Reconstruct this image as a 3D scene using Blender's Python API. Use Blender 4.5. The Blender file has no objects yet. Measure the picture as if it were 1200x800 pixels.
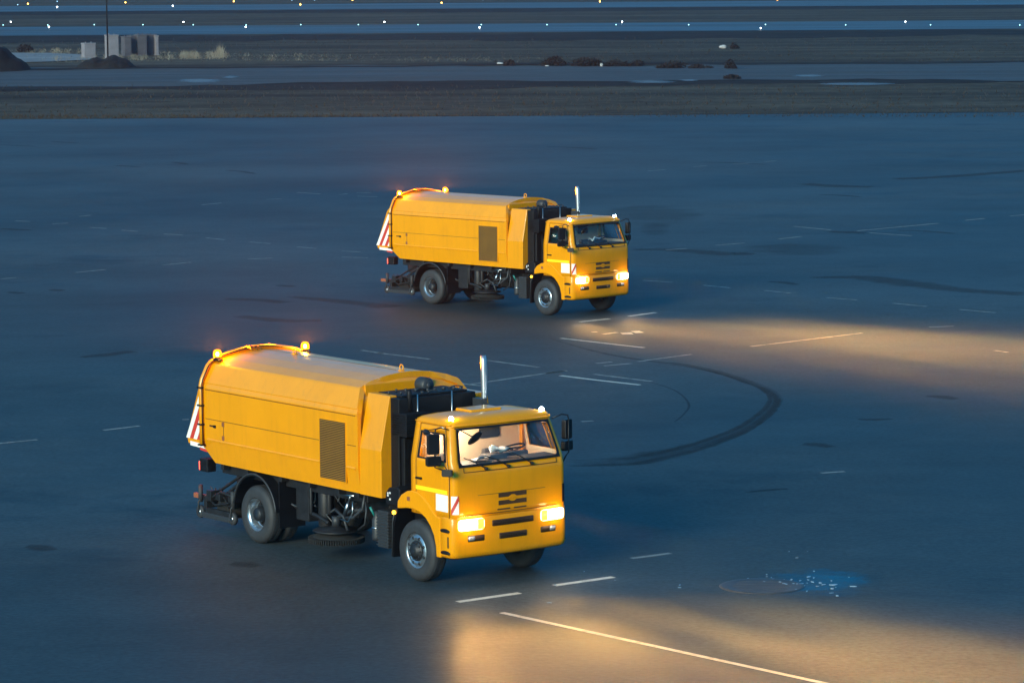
import bpy, bmesh, math, random
from mathutils import Vector, Matrix
random.seed(7)
D = bpy.data
C = bpy.context.scene.collection
sc = bpy.context.scene
PI = math.pi

# ------------------------------------------------------------------ camera
CF, CT, CR, CH = 4049.32, 0.11185493, -0.00699886, 10.5563
def g(u, v, z=0.0):
    """point of the ground (height z) seen at photo pixel u, v (1200x800)"""
    a, b = u-600.0, v-400.0
    uu = a*math.cos(CR)+b*math.sin(CR); vv = -a*math.sin(CR)+b*math.cos(CR)
    fw = Vector((0, math.cos(CT), -math.sin(CT))); up = Vector((0, math.sin(CT), math.cos(CT)))
    d = fw+Vector((1, 0, 0))*(uu/CF)-up*(vv/CF)
    t = (z-CH)/d.z
    return Vector((d.x*t, d.y*t, z))
cam = D.cameras.new("camera"); cam.lens = 36*CF/1200; cam.sensor_width = 36; cam.sensor_fit = 'HORIZONTAL'
cam.clip_start = 0.5; cam.clip_end = 60000
co = D.objects.new("camera", cam); C.objects.link(co)
co.matrix_world = Matrix.Translation((0, 0, CH)) @ Matrix.Rotation(PI/2-CT, 4, 'X') @ Matrix.Rotation(CR, 4, 'Z')
sc.camera = co

# ------------------------------------------------------------------ materials
def nodes(m):
    m.use_nodes = True
    return m.node_tree.nodes, m.node_tree.links
def pmat(name, col, rough=0.5, metal=0.0, coat=0.0, coat_rough=0.08, spec=0.5, var=0.0, vscale=3.0, bump=0.0, bscale=60.0,
         rvar=0.0, dirt=None, coat_ior=1.5, streak=None):
    m = D.materials.new(name); n, l = nodes(m); b = n['Principled BSDF']
    b.inputs['Base Color'].default_value = (*col, 1); b.inputs['Roughness'].default_value = rough
    b.inputs['Metallic'].default_value = metal; b.inputs['Coat Weight'].default_value = coat
    b.inputs['Coat Roughness'].default_value = coat_rough; b.inputs['Coat IOR'].default_value = coat_ior; b.inputs['Specular IOR Level'].default_value = spec
    tc = n.new('ShaderNodeTexCoord')
    def noise(scale, det=5, ro=.6):
        x = n.new('ShaderNodeTexNoise'); x.inputs['Scale'].default_value = scale
        x.inputs['Detail'].default_value = det; x.inputs['Roughness'].default_value = ro
        l.new(tc.outputs['Object'], x.inputs['Vector']); return x
    out = None
    if var > 0:
        x = noise(vscale); mr = n.new('ShaderNodeMapRange')
        mr.inputs[1].default_value = .3; mr.inputs[2].default_value = .7
        mr.inputs[3].default_value = 1-var; mr.inputs[4].default_value = 1+var
        l.new(x.outputs['Fac'], mr.inputs[0])
        mx = n.new('ShaderNodeMix'); mx.data_type = 'RGBA'; mx.blend_type = 'MULTIPLY'; mx.inputs[0].default_value = 1
        mx.inputs[6].default_value = (*col, 1); l.new(mr.outputs[0], mx.inputs[7]); out = mx.outputs[2]
    if dirt:
        x = noise(dirt[1], 8, .7); mr = n.new('ShaderNodeMapRange')
        mr.inputs[1].default_value = dirt[2]; mr.inputs[2].default_value = dirt[2]+.2
        mr.inputs[3].default_value = 0; mr.inputs[4].default_value = dirt[3]; l.new(x.outputs['Fac'], mr.inputs[0])
        mx = n.new('ShaderNodeMix'); mx.data_type = 'RGBA'; l.new(mr.outputs[0], mx.inputs[0])
        if out: l.new(out, mx.inputs[6])
        else: mx.inputs[6].default_value = (*col, 1)
        mx.inputs[7].default_value = (*dirt[0], 1); out = mx.outputs[2]
    if streak:   # rain-washed grime running down the panels
        mp = n.new('ShaderNodeMapping'); mp.inputs['Scale'].default_value = (7, 7, .7); l.new(tc.outputs['Object'], mp.inputs[0])
        x = noise(1.0, 6, .7); l.new(mp.outputs[0], x.inputs['Vector']); mr = n.new('ShaderNodeMapRange')
        mr.inputs[1].default_value = .50; mr.inputs[2].default_value = .80; mr.inputs[4].default_value = streak; l.new(x.outputs['Fac'], mr.inputs[0])
        mx = n.new('ShaderNodeMix'); mx.data_type = 'RGBA'; l.new(mr.outputs[0], mx.inputs[0]); l.new(out, mx.inputs[6]); mx.inputs[7].default_value = (.16, .09, .035, 1); out = mx.outputs[2]
    if out: l.new(out, b.inputs['Base Color'])
    if rvar > 0:
        x = noise(vscale*2.3); mr = n.new('ShaderNodeMapRange'); mr.inputs[1].default_value = .3; mr.inputs[2].default_value = .7
        mr.inputs[3].default_value = max(0, rough-rvar); mr.inputs[4].default_value = rough+rvar
        l.new(x.outputs['Fac'], mr.inputs[0]); l.new(mr.outputs[0], b.inputs['Roughness'])
    if bump > 0:
        x = noise(bscale, 3); bp = n.new('ShaderNodeBump'); bp.inputs['Strength'].default_value = bump
        bp.inputs['Distance'].default_value = .01; l.new(x.outputs['Fac'], bp.inputs['Height']); l.new(bp.outputs[0], b.inputs['Normal'])
    return m
def emat(name, col, strength):
    m = D.materials.new(name); n, l = nodes(m); b = n['Principled BSDF']
    b.inputs['Base Color'].default_value = (*col, 1); b.inputs['Roughness'].default_value = .2
    b.inputs['Emission Color'].default_value = (*col, 1); b.inputs['Emission Strength'].default_value = strength
    return m
ORANGE = (0.88, 0.325, 0.0015)
M_paint = pmat("orange_paint", ORANGE, 0.40, coat=.55, coat_rough=.12, spec=.06, var=.05, vscale=1.3, rvar=.06, dirt=((.22, .13, .05), 2.2, .62, .35), streak=.14, coat_ior=1.55)
M_paint_body = pmat("orange_paint_hopper", (.88, .33, .0015), 0.42, coat=.7, coat_rough=.20, spec=.06, var=.05, vscale=.9, rvar=.07, dirt=((.22, .13, .05), 1.6, .6, .3), streak=.16, coat_ior=1.85)
M_seam = pmat("panel_gap", (.12, .045, .003), .6)
M_inner = pmat("cab_lining", (.78, .6, .42), .8, var=.06, vscale=4)
M_black = pmat("black_plastic", (.007, .007, .009), .40, spec=.35, var=.2, bump=.15)
M_soot = pmat("black_steel", (.006, .006, .008), .55, spec=.3, var=.3, vscale=5, bump=.3, bscale=25)
M_chassis = pmat("dirty_dark_steel", (.014, .014, .016), .5, spec=.4, var=.45, vscale=6, bump=.4, bscale=20)
M_tyre = pmat("tyre_rubber", (.030, .032, .036), .65, var=.25, vscale=5, bump=.3, bscale=90)
M_rim = pmat("painted_rim", (.42, .47, .52), .3, metal=.85, var=.2, vscale=7, dirt=((.02, .02, .025), 7, .52, .8))
M_rimd = pmat("dark_hub", (.018, .02, .024), .5, metal=.3, var=.2)
M_steel = pmat("bright_steel", (.5, .52, .54), .3, metal=1, var=.1)
M_chrome = pmat("polished_exhaust", (.55, .58, .60), .38, metal=.85, rvar=.08)
M_grille = pmat("louvre_metal", (.36, .17, .012), .55, var=.15)
M_slot = pmat("dark_slot", (.06, .026, .006), .6)
M_white = pmat("white_reflective", (.92, .88, .80), .5, var=.03)
M_yel = pmat("yellow_reflective", (.95, .80, .01), .45)
M_red = pmat("red_reflective", (.62, .05, .03), .45)
M_grey = pmat("grey_plastic", (.03, .033, .038), .5)
M_dash = pmat("dashboard_plastic", (.10, .10, .11), .6, var=.1)
M_paper = pmat("white_paper", (.85, .85, .83), .7)
M_bristle = pmat("brush_bristles", (.012, .012, .012), .9, bump=1, bscale=120)
M_rust = pmat("rusty_orange_bar", (.28, .09, .04), .6, var=.2)
M_teal = pmat("teal_fitting", (.02, .22, .2), .4)
M_mirror = pmat("mirror_glass", (.8, .8, .8), .03, metal=1)
M_hl = emat("headlight_glow", (1, .90, .70), 30)
M_hl2 = emat("headlight_rim_glow", (1, .74, .36), 3.4)
M_turn = emat("turn_signal_glow", (1, .50, .03), 2.2)
M_fog = pmat("fog_glass", (.62, .6, .56), .12, metal=.5, coat=1)
M_beacon = emat("amber_beacon_glow", (1, .34, .012), 14)
M_core = emat("amber_beacon_bulb", (1, .80, .35), 40)
M_lens = D.materials.new("amber_beacon_lens"); n, l = nodes(M_lens); n.clear()
_o = n.new('ShaderNodeOutputMaterial'); _t = n.new('ShaderNodeBsdfTransparent'); _t.inputs[0].default_value = (1, .55, .10, 1)
_e = n.new('ShaderNodeEmission'); _e.inputs[0].default_value = (1, .30, .008, 1); _e.inputs[1].default_value = 1.6; _a = n.new('ShaderNodeAddShader')
l.new(_t.outputs[0], _a.inputs[0]); l.new(_e.outputs[0], _a.inputs[1]); l.new(_a.outputs[0], _o.inputs[0])
M_mark = emat("white_marker_glow", (.80, .90, 1), 45)
M_amber = emat("amber_marker_glow", (1, .45, .02), 5)
M_tail = emat("tail_lamp_glow", (1, .08, .04), 2.5)
M_dome = emat("dome_lamp_glow", (1, .85, .65), 3)
def glass(name, tint, f0=.04):
    m = D.materials.new(name); n, l = nodes(m); n.clear()
    o = n.new('ShaderNodeOutputMaterial'); t = n.new('ShaderNodeBsdfTransparent'); t.inputs[0].default_value = (*tint, 1)
    gl = n.new('ShaderNodeBsdfGlossy'); gl.inputs['Roughness'].default_value = .03
    lw = n.new('ShaderNodeLayerWeight'); lw.inputs[0].default_value = .5
    pw = n.new('ShaderNodeMath'); pw.operation = 'POWER'; pw.inputs[1].default_value = 5; l.new(lw.outputs['Facing'], pw.inputs[0])
    fr = n.new('ShaderNodeMath'); fr.operation = 'MULTIPLY_ADD'; fr.inputs[1].default_value = .92; fr.inputs[2].default_value = f0; l.new(pw.outputs[0], fr.inputs[0]); mx = n.new('ShaderNodeMixShader')
    l.new(fr.outputs[0], mx.inputs[0]); l.new(t.outputs[0], mx.inputs[1]); l.new(gl.outputs[0], mx.inputs[2]); l.new(mx.outputs[0], o.inputs[0])
    return m
M_glass = glass("cab_glass", (.88, .92, .93))
M_glass_dark = glass("tinted_glass", (.45, .5, .52))

# ------------------------------------------------------------------ mesh helpers
def sm(bm):
    for f in bm.faces: f.smooth = True
def emit(name, bm, mat, parent=None, bevel=0, smooth=False, mats=None, loc=None):
    me = D.meshes.new(name)
    bmesh.ops.recalc_face_normals(bm, faces=bm.faces)
    if smooth: sm(bm)
    bm.to_mesh(me); bm.free()
    for m in (mats or [mat]): me.materials.append(m)
    o = D.objects.new(name, me); C.objects.link(o)
    if parent: o.parent = parent
    if loc is not None: o.location = loc
    if bevel:
        b = o.modifiers.new("bevel", 'BEVEL'); b.width = bevel; b.segments = 2; b.limit_method = 'ANGLE'; b.angle_limit = .6
        b.harden_normals = False
    return o
def box(bm, x0, x1, y0, y1, z0, z1, mi=0, rot=None, c=None):
    vs = [bm.verts.new((x, y, z)) for x in (x0, x1) for y in (y0, y1) for z in (z0, z1)]
    fs = []
    for q in ((0, 1, 3, 2), (4, 6, 7, 5), (0, 4, 5, 1), (2, 3, 7, 6), (0, 2, 6, 4), (1, 5, 7, 3)):
        f = bm.faces.new([vs[i] for i in q]); f.material_index = mi; fs.append(f)
    if rot is not None:
        cc = Vector(c) if c else Vector(((x0+x1)/2, (y0+y1)/2, (z0+z1)/2))
        bmesh.ops.transform(bm, matrix=Matrix.Translation(cc) @ rot @ Matrix.Translation(-cc), verts=vs)
    return vs
def frame_of(d):
    d = d.normalized(); a = Vector((0, 0, 1)) if abs(d.z) < .9 else Vector((1, 0, 0))
    u = d.cross(a).normalized(); return u, d.cross(u).normalized()
def tube(bm, pts, r, n=10, cap=True, mi=0, rs=None, closed=False):
    pts = [Vector(p) for p in pts]; rings = []; N = len(pts); pu = None
    for i, p in enumerate(pts):
        if closed: d = pts[(i+1) % N]-pts[i-1]
        else: d = pts[min(i+1, N-1)]-pts[max(i-1, 0)]
        d.normalize()
        if pu is None: u, v = frame_of(d)
        else:
            u = (pu-d*pu.dot(d)).normalized(); v = d.cross(u)
        pu = u; rr = rs[i] if rs else r
        rings.append([bm.verts.new(p+(u*math.cos(2*PI*k/n)+v*math.sin(2*PI*k/n))*rr) for k in range(n)])
    for i in range(N if closed else N-1):
        A, B = rings[i], rings[(i+1) % N]
        for k in range(n):
            f = bm.faces.new((A[k], A[(k+1) % n], B[(k+1) % n], B[k])); f.material_index = mi; f.smooth = True
    if cap and not closed:
        bm.faces.new(rings[0][::-1]).material_index = mi; bm.faces.new(rings[-1]).material_index = mi
def arc(c, r, a0, a1, n, plane='xz', off=0):
    out = []
    for i in range(n+1):
        a = a0+(a1-a0)*i/n; s, t = math.cos(a)*r, math.sin(a)*r
        if plane == 'xz': out.append((c[0]+s, c[1]+off, c[2]+t))
        elif plane == 'yz': out.append((c[0]+off, c[1]+s, c[2]+t))
        else: out.append((c[0]+s, c[1]+t, c[2]+off))
    return out
def lathe(bm, prof, c, axis='y', n=32, mi=0, close=False, cap0=True):
    """prof: list of (radius, offset along axis)"""
    rings = []
    for (r, o) in prof:
        ring = []
        for k in range(n):
            a = 2*PI*k/n; s, t = math.cos(a)*r, math.sin(a)*r
            if axis == 'y': p = (c[0]+s, c[1]+o, c[2]+t)
            elif axis == 'z': p = (c[0]+s, c[1]+t, c[2]+o)
            else: p = (c[0]+o, c[1]+s, c[2]+t)
            ring.append(bm.verts.new(p))
        rings.append(ring)
    m = len(rings)
    for i in range(m if close else m-1):
        A, B = rings[i], rings[(i+1) % m]
        for k in range(n):
            f = bm.faces.new((A[k], A[(k+1) % n], B[(k+1) % n], B[k])); f.material_index = mi; f.smooth = True
    if not close:
        for q in ((rings[0][::-1], rings[-1]) if cap0 else (rings[-1],)):
            try: bm.faces.new(q).material_index = mi
            except ValueError: pass
def prism(bm, poly, a0, a1, plane='xz', mi=0):
    """polygon in a plane extruded between a0 and a1 on the third axis"""
    def P(p, a):
        if plane == 'xz': return (p[0], a, p[1])
        if plane == 'yz': return (a, p[0], p[1])
        return (p[0], p[1], a)
    A = [bm.verts.new(P(p, a0)) for p in poly]; B = [bm.verts.new(P(p, a1)) for p in poly]
    n = len(poly); fs = [bm.faces.new(A), bm.faces.new(B[::-1])]
    for i in range(n): fs.append(bm.faces.new((A[i], B[i], B[(i+1) % n], A[(i+1) % n])))
    for f in fs: f.material_index = mi
    return A+B
def rrect(x0, x1, z0, z1, r, n=4):
    out = []
    for cx, cz, a in ((x1-r, z1-r, 0), (x0+r, z1-r, PI/2), (x0+r, z0+r, PI), (x1-r, z0+r, 1.5*PI)):
        for i in range(n+1): out.append((cx+r*math.cos(a+PI/2*i/n), cz+r*math.sin(a+PI/2*i/n)))
    return out
def empty(name, parent=None, loc=(0, 0, 0)):
    o = D.objects.new(name, None); C.objects.link(o); o.location = loc; o.empty_display_size = .3
    if parent: o.parent = parent
    return o
def tag(o, label, cat, group=None, kind=None):
    if label: o['label'] = label
    if cat: o['category'] = cat
    if group: o['group'] = group
    if kind: o['kind'] = kind
    return o
nb = bmesh.new

# ------------------------------------------------------------------ the truck (local axes: x forward, y left, z up, origin under the front axle)
WB, R = 4.925, .52
def hw(z):      # half width of the cab
    return 1.20 if z < 2.1 else 1.20-.12*(z-2.1)/.62
def xf(z):      # x of the cab face at its middle
    if z < 1.9: return 1.125
    if z < 2.04: return 1.125-.03*(z-1.9)/.14
    return 1.095-.215*(z-2.04)/.66
XR = -.17
FY = [0, .25, .5, .72, .88]
def ring(z, d=0.0):
    w, x = hw(z)+d, xf(z)+d; pts = []; c = .12; fl = 1-(c+.03)/w
    fx = lambda y: x-.055*(y/w)**2
    half = [(fx(f*w), -f*w) for f in FY]
    x0 = fx(.9*w)
    for a in (15, 40, 65, 90):
        aa = math.radians(a); half.append((x0-c+c*math.cos(aa)*1.0, -(w-c)-c*math.sin(aa)))
    xq = x0-c
    for q in (xq-.035, xq-.24, .08, .03, -.06): half.append((q, -w))
    for a in (45,): half.append((XR-d+.06-.06*.7, -(w-.06)-.06*.7))
    half.append((XR-d, -(w-.06)))
    half.append((XR-d, -.5))
    half.append((XR-d, 0))
    ring_ = half+[(px, -py) for px, py in half[-2:0:-1]]
    return [(px, py, z) for px, py in ring_]
ZL = [1.17, 1.30, 1.60, 1.9, 2.045, 2.13, 2.58, 2.665, 2.72]
NH = len(FY)+4+5+4          # points in half ring incl. both ends
iW = len(FY)-1              # front window edge index
iS0 = len(FY)+4; iS1 = iS0+2   # side window from iS0 .. iS1
def P(i, z, d=0.0, left=False):
    p = ring(z, d)[i]
    return Vector((p[0], -p[1] if left else p[1], p[2]))
def dense(pts, n):
    """resample a closed polyline with rounded corners"""
    out = []
    N = len(pts)
    for i in range(N):
        a, b, c = Vector(pts[i-1]), Vector(pts[i]), Vector(pts[(i+1) % N])
        r = min(.07, (a-b).length*.45, (c-b).length*.45)
        p0 = b+(a-b).normalized()*r; p1 = b+(c-b).normalized()*r
        for k in range(5):
            t = k/4; out.append((p0*(1-t)**2+b*2*t*(1-t)+p1*t*t))
    return out

def cable(bm, a, b, sag, r, n=8):
    a, b = Vector(a), Vector(b)
    tube(bm, [a.lerp(b, i/n)+Vector((0, 0, -sag*math.sin(PI*i/n))) for i in range(n+1)], r, 6)

def make_wheel(T, x, side, dual, front):
    W = empty('wheel', T, (x, 0, R))
    s = side
    def tyre(yo, yi):
        bm = nb(); r0 = .30
        prof = [(r0, yo), (r0+.03, yo+.0), (.40, yo+s*.012), (.475, yo-s*.0), (.505, yo-s*.03), (R, yo-s*.05), (R, yi+s*.05), (.505, yi+s*.03), (.475, yi), (.40, yi), (r0, yi)]
        lathe(bm, prof, (0, 0, 0), 'y', 56, close=True)
        # tread grooves
        for k in range(56):
            a = 2*PI*k/56
            for yy in ((yo+yi)/2-.05, (yo+yi)/2+.05):
                m = Matrix.Rotation(-a, 4, 'Y')
                vs = box(bm, R-.004, R+.006, yy-.03, yy+.03, -.02, .02)
                bmesh.ops.transform(bm, matrix=m, verts=vs)
        return emit('tyre', bm, M_tyre, W)
    yo = s*1.21
    tyre(yo, yo-s*.30)
    bm = nb()
    if front:   # convex disc standing out, hub with nuts
        prof = [(.30, yo-s*.01), (.292, yo-s*.03), (.275, yo-s*.035), (.262, yo-s*.03), (.235, yo-s*.005), (.20, yo-s*.01), (.185, yo-s*.02), (.0, yo-s*.02)]
    else:       # deep dish
        prof = [(.30, yo-s*.01), (.292, yo-s*.035), (.272, yo-s*.045), (.262, yo-s*.06), (.252, yo-s*.15), (.235, yo-s*.175), (.16, yo-s*.17), (0, yo-s*.17)]
    lathe(bm, prof, (0, 0, 0), 'y', 48, cap0=False)
    for f in bm.faces:
        rr_ = max(math.hypot(v.co.x, v.co.z) for v in f.verts)
        if rr_ < (.23 if front else .249): f.material_index = 1
    emit('rim', bm, M_rim, W, mats=[M_rim, M_rimd if not front else M_rim])
    bm = nb()
    if front:
        lathe(bm, [(.175, yo-s*.018), (.17, yo+s*.0), (.14, yo+s*.012), (.115, yo+s*.03), (.10, yo+s*.055), (.05, yo+s*.065), (0, yo+s*.065)], (0, 0, 0), 'y', 32)
        for k in range(10):
            a = 2*PI*k/10; lathe(bm, [(.016, yo-s*.0), (.016, yo+s*.03), (0, yo+s*.032)], (.145*math.cos(a), 0, .145*math.sin(a)), 'y', 6)
        for k in range(8):
            a = 2*PI*(k+.5)/8; lathe(bm, [(.027, yo-s*.02), (.027, yo-s*.004), (0, yo-s*.004)], (.226*math.cos(a), 0, .226*math.sin(a)), 'y', 10)
    else:
        lathe(bm, [(.15, yo-s*.168), (.14, yo-s*.10), (.12, yo-s*.03), (.105, yo-s*.01), (0, yo-s*.005)], (0, 0, 0), 'y', 32)
        for k in range(10):
            a = 2*PI*k/10; lathe(bm, [(.016, yo-s*.17), (.016, yo-s*.135), (0, yo-s*.135)], (.185*math.cos(a), 0, .185*math.sin(a)), 'y', 6)
    emit('hub', bm, M_rimd, W)
    if dual: tyre(yo-s*.36, yo-s*.64)
    return W

def make_truck():
    T = empty('sweeper_truck')
    # ---- chassis
    bm = nb()
    for s in (-1, 1):
        box(bm, -6.7, .95, s*.42-.05, s*.42+.05, .82, 1.08)
    for x in (-6.6, -5.6, -4.1, -2.6, -1.2, .2): box(bm, x-.07, x+.07, -.37, .37, .84, 1.06)
    tube(bm, [(0, -.95, R), (0, .95, R)], .07, 10); tube(bm, [(-WB, -.8, R), (-WB, .8, R)], .10, 10)
    lathe(bm, [(0, -.2), (.2, -.16), (.24, 0), (.2, .16), (0, .2)], (-WB, 0, R), 'y', 18)
    box(bm, -.85, .6, -.35, .35, .55, 1.15); box(bm, -3.6, -1.2, -.22, .22, .6, .8)
    box(bm, -4.2, -2.9, -.36, .36, .62, 1.28)
    tube(bm, [(-1.2, 0, .62), (-WB, 0, .55)], .05, 8)
    for s in (-1, 1):
        for k in range(5):
            tube(bm, arc((-WB, s*.52, .98), 1.6, math.radians(245), math.radians(295), 8), .012, 4) if k == 0 else None
        box(bm, -WB-.7, -WB+.7, s*.53-.04, s*.53+.04, .66, .76)
        box(bm, -.75, .7, s*.53-.04, s*.53+.04, .55, .64)
    box(bm, -6.35, -1.7, -1.0, 1.0, 1.10, 1.30)      # sub-frame under the hopper
    for x in (-6.1, -5.3, -4.2, -3.3, -2.4, -1.8): box(bm, x-.05, x+.05, -1.16, 1.16, 1.2, 1.3)
    emit('chassis', bm, M_chassis, T, bevel=.008)
    # ---- cab shell
    bm = nb(); rows = [[bm.verts.new(p) for p in ring(z)] for z in ZL]; N = len(rows[0])
    top = [(2.765, .02), (2.80, .09), (2.835, .28), (2.855, .55)]
    w0 = ring(2.72)
    for z, ins in top:
        f = 1-ins; cx = .33
        rows.append([bm.verts.new((cx+(p[0]-cx)*f, p[1]*f, z)) for p in w0])
    iz0, iz1 = ZL.index(2.045), ZL.index(2.665); s0, s1 = ZL.index(2.13), ZL.index(2.58)
    for j in range(len(rows)-1):
        for i in range(N):
            k = (i+1) % N
            ih = i if i < NH-1 else N-1-i      # mirrored segment index
            if iz0 <= j < iz1 and ih < iW: continue
            if s0 <= j < s1 and iS0 <= ih < iS1: continue
            f = bm.faces.new((rows[j][i], rows[j][k], rows[j+1][k], rows[j+1][i])); f.smooth = True
    bm.faces.new(rows[-1])
    cab = emit('cab', bm, M_paint, T, mats=[M_paint, M_inner])
    so = cab.modifiers.new('wall', 'SOLIDIFY'); so.thickness = .035; so.offset = -1; so.material_offset = 1; so.material_offset_rim = 0
    # cab floor
    bm = nb(); box(bm, XR+.05, 1.02, -1.1, 1.1, 1.15, 1.2); emit('cab_floor', bm, M_soot, cab)
    # windscreen + rubber seal
    def grid(cols, zs, d, name, mat, par, left=False, th=.006):
        bm = nb(); r = [[bm.verts.new(P(i, z, d, left)) if i >= 0 else bm.verts.new(P(-i, z, d, True)) for i in cols] for z in zs]
        for a, b in zip(r, r[1:]):
            for k in range(len(cols)-1):
                f = bm.faces.new((a[k], a[k+1], b[k+1], b[k])); f.smooth = True
        o = emit(name, bm, mat, par)
        s = o.modifiers.new('thick', 'SOLIDIFY'); s.thickness = th; s.offset = 0
        return o
    cols = list(range(-iW, iW+1)); cols = [c for c in cols]
    ws = grid(cols, [2.045+.62*i/6 for i in range(7)], -.012, 'windscreen', M_glass, cab)
    out = [P(abs(i), 2.045, .002, i < 0) for i in cols]+[P(iW, 2.35, .002)]+[P(abs(i), 2.665, .002, i < 0) for i in cols[::-1]]+[P(iW, 2.35, .002, True)]
    # rounded frame: outer follows opening, inner pulled in
    def seal(corners_fn, name, par, mat, wd=.035, nu=9, nv=5, dd=.004, asp=1.0, r=.055):
        """corners_fn(u,v)->point; frame strip along the border of the unit square with rounded inner corners"""
        bm = nb(); per = []
        K = 12
        def path(m, r):
            pts = []; mu, ru = m*asp, r*asp
            for cx, cy, a in ((1-mu-ru, 1-m-r, 0), (mu+ru, 1-m-r, 90), (mu+ru, m+r, 180), (1-mu-ru, m+r, 270)):
                for q in range(7):
                    aa = math.radians(a+90*q/6); pts.append((cx+ru*math.cos(aa), cy+r*math.sin(aa)))
            return pts
        def full(m, r):
            p = path(m, r); o = []
            for i in range(len(p)):
                a, b = p[i], p[(i+1) % len(p)]
                n_ = 6 if abs(a[0]-b[0])+abs(a[1]-b[1]) > .25 else 1
                for q in range(n_): o.append((a[0]+(b[0]-a[0])*q/n_, a[1]+(b[1]-a[1])*q/n_))
            return o
        A = full(-.012, .0001); B = full(wd, r)
        va = [bm.verts.new(corners_fn(*q)) for q in A]; vb = [bm.verts.new(corners_fn(*q)) for q in B]
        for i in range(len(A)):
            k = (i+1) % len(A); bm.faces.new((va[i], va[k], vb[k], vb[i]))
        o = emit(name, bm, mat, par)
        s = o.modifiers.new('thick', 'SOLIDIFY'); s.thickness = .014; s.offset = 0
        return o
    def front_pt(u, v):
        z = 2.045+.62*v; w = hw(z)+.004; y = (u*2-1)*.88*w; x = xf(z)+.006-.055*(y/w)**2
        return Vector((x, y, z))
    seal(front_pt, 'windscreen_seal', ws, M_black, .045, asp=.3, r=.12)
    # doors with windows
    for left in (False, True):
        sg = 1 if left else -1
        bm = nb(); idx = [iS0-1, iS0, iS0+1, iS0+2, iS0+3]; zs = [1.19, 1.30, 1.60, 1.9, 2.06, 2.13, 2.58, 2.64, 2.70]
        def DP(i, z, d=.007):
            p = P(i, z, d, left)
            return p
        gr = [[bm.verts.new(DP(i, z)) for i in idx] for z in zs]
        for j in range(len(zs)-1):
            for k in range(4):
                if 5 <= j < 6 and k in (1, 2): continue
                f = bm.faces.new((gr[j][k], gr[j][k+1], gr[j+1][k+1], gr[j+1][k])); f.smooth = True
        d = emit('door', bm, M_paint, T); s = d.modifiers.new('thick', 'SOLIDIFY'); s.thickness = .012; s.offset = 0
        # dark gap around the door
        bm = nb(); A = [DP(iS0-1, z, .010) for z in zs]+[DP(i, 2.70, .010) for i in idx]+[DP(iS0+3, z, .010) for z in zs[::-1]]
        tube(bm, A, .006, 5); emit('door_gap', bm, M_seam, d)
        def side_pt(u, v):
            z = 2.13+.45*v; a = P(iS1, z, .016, left); b = P(iS0, z, .016, left); return a.lerp(b, u)
        seal(side_pt, 'window_frame', d, M_black, .045)
        w = grid([iS0, iS0+1, iS0+2], [2.13, 2.35, 2.58], .003, 'window', M_glass, d, left)
        bm = nb(); tube(bm, [P(iS0+1, z, .006, left) for z in (2.13, 2.58)], .014, 6); emit('window_divider', bm, M_paint, d)
        bm = nb(); y = sg*(hw(1.78)+.03)
        box(bm, .05, .21, y-.018, y+.018, 1.765, 1.80); emit('handle', bm, M_soot, d, bevel=.006)
        # reflective strip and placard
        bm = nb(); yy = sg*(hw(1.6)+.0165)
        box(bm, .03, .92, yy-.002, yy+.002, 1.585, 1.655); emit('reflective_strip', bm, M_yel, d)
        bm = nb(); prism(bm, rrect(.60, .94, 1.29, 1.575, .012), yy-.002, yy+.003); emit('placard', bm, M_white, d)
    # rain gutter + roof visor
    bm = nb(); tube(bm, [P(i, 2.725, .008) for i in range(iS0-3, NH-1)], .013, 6); tube(bm, [P(i, 2.725, .008, True) for i in range(iS0-3, NH-1)], .013, 6)
    tube(bm, [P(i, 2.705, .01, True) for i in range(iS0-3, 0, -1)]+[P(i, 2.705, .01) for i in range(0, iS0-2)], .016, 6)
    emit('rain_gutter', bm, M_paint, cab)
    bm = nb(); prism(bm, [(-.05, 2.83), (.42, 2.83), (.40, 2.885), (-.02, 2.885)], -.33, .33); emit('roof_hatch', bm, M_paint, cab, bevel=.02)
    # seam lines of the front mask
    bm = nb(); tube(bm, [(xf(1.95)+.004-.055*(y/1.2)**2, y, 1.955) for y in [-.98+.14*i for i in range(15)]], .007, 5)
    for s in (-1, 1): tube(bm, [(xf(z)+.004-.055*(.98/1.2)**2, s*.98, z) for z in (1.955, 2.03)], .006, 5)
    tube(bm, [(xf(1.55)+.001-.055*(y/1.2)**2, y, 1.55) for y in [-.72+.11*i for i in range(14)]], .004, 5)
    tube(bm, [(xf(1.22)+.001-.055*(y/1.2)**2, y, 1.225) for y in [-.96+.12*i for i in range(17)]], .006, 5)
    for s in (-1, 1): box(bm, xf(1.2)-.045, xf(1.2)-.036, s*.72-.06, s*.72+.06, 1.228, 1.245)
    emit('mask_seam', bm, M_seam, cab)
    # radiator slots with a notched middle (emblem shape left standing between them)
    def slot(poly, name, par, deep=True, mat=M_slot):
        bm = nb(); vs = prism(bm, poly, 1.05, 1.0, 'yz')
        for v in bm.verts:
            w_ = v.co.y/1.2; v.co.x += xf(v.co.z)+.006-.055*w_*w_-1.05
        return emit(name, bm, mat, par)
    slot([(-.295, 1.545), (-.295, 1.475), (-.085, 1.475), (-.06, 1.492), (-.03, 1.507), (.03, 1.507), (.06, 1.492), (.085, 1.475), (.295, 1.475), (.295, 1.545)], 'grille_slot', cab)
    slot([(-.295, 1.345), (.295, 1.345), (.295, 1.42), (.085, 1.42), (.055, 1.402), (.02, 1.392), (-.02, 1.392), (-.055, 1.402), (-.085, 1.42), (-.295, 1.42)], 'grille_slot', cab)
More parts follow.
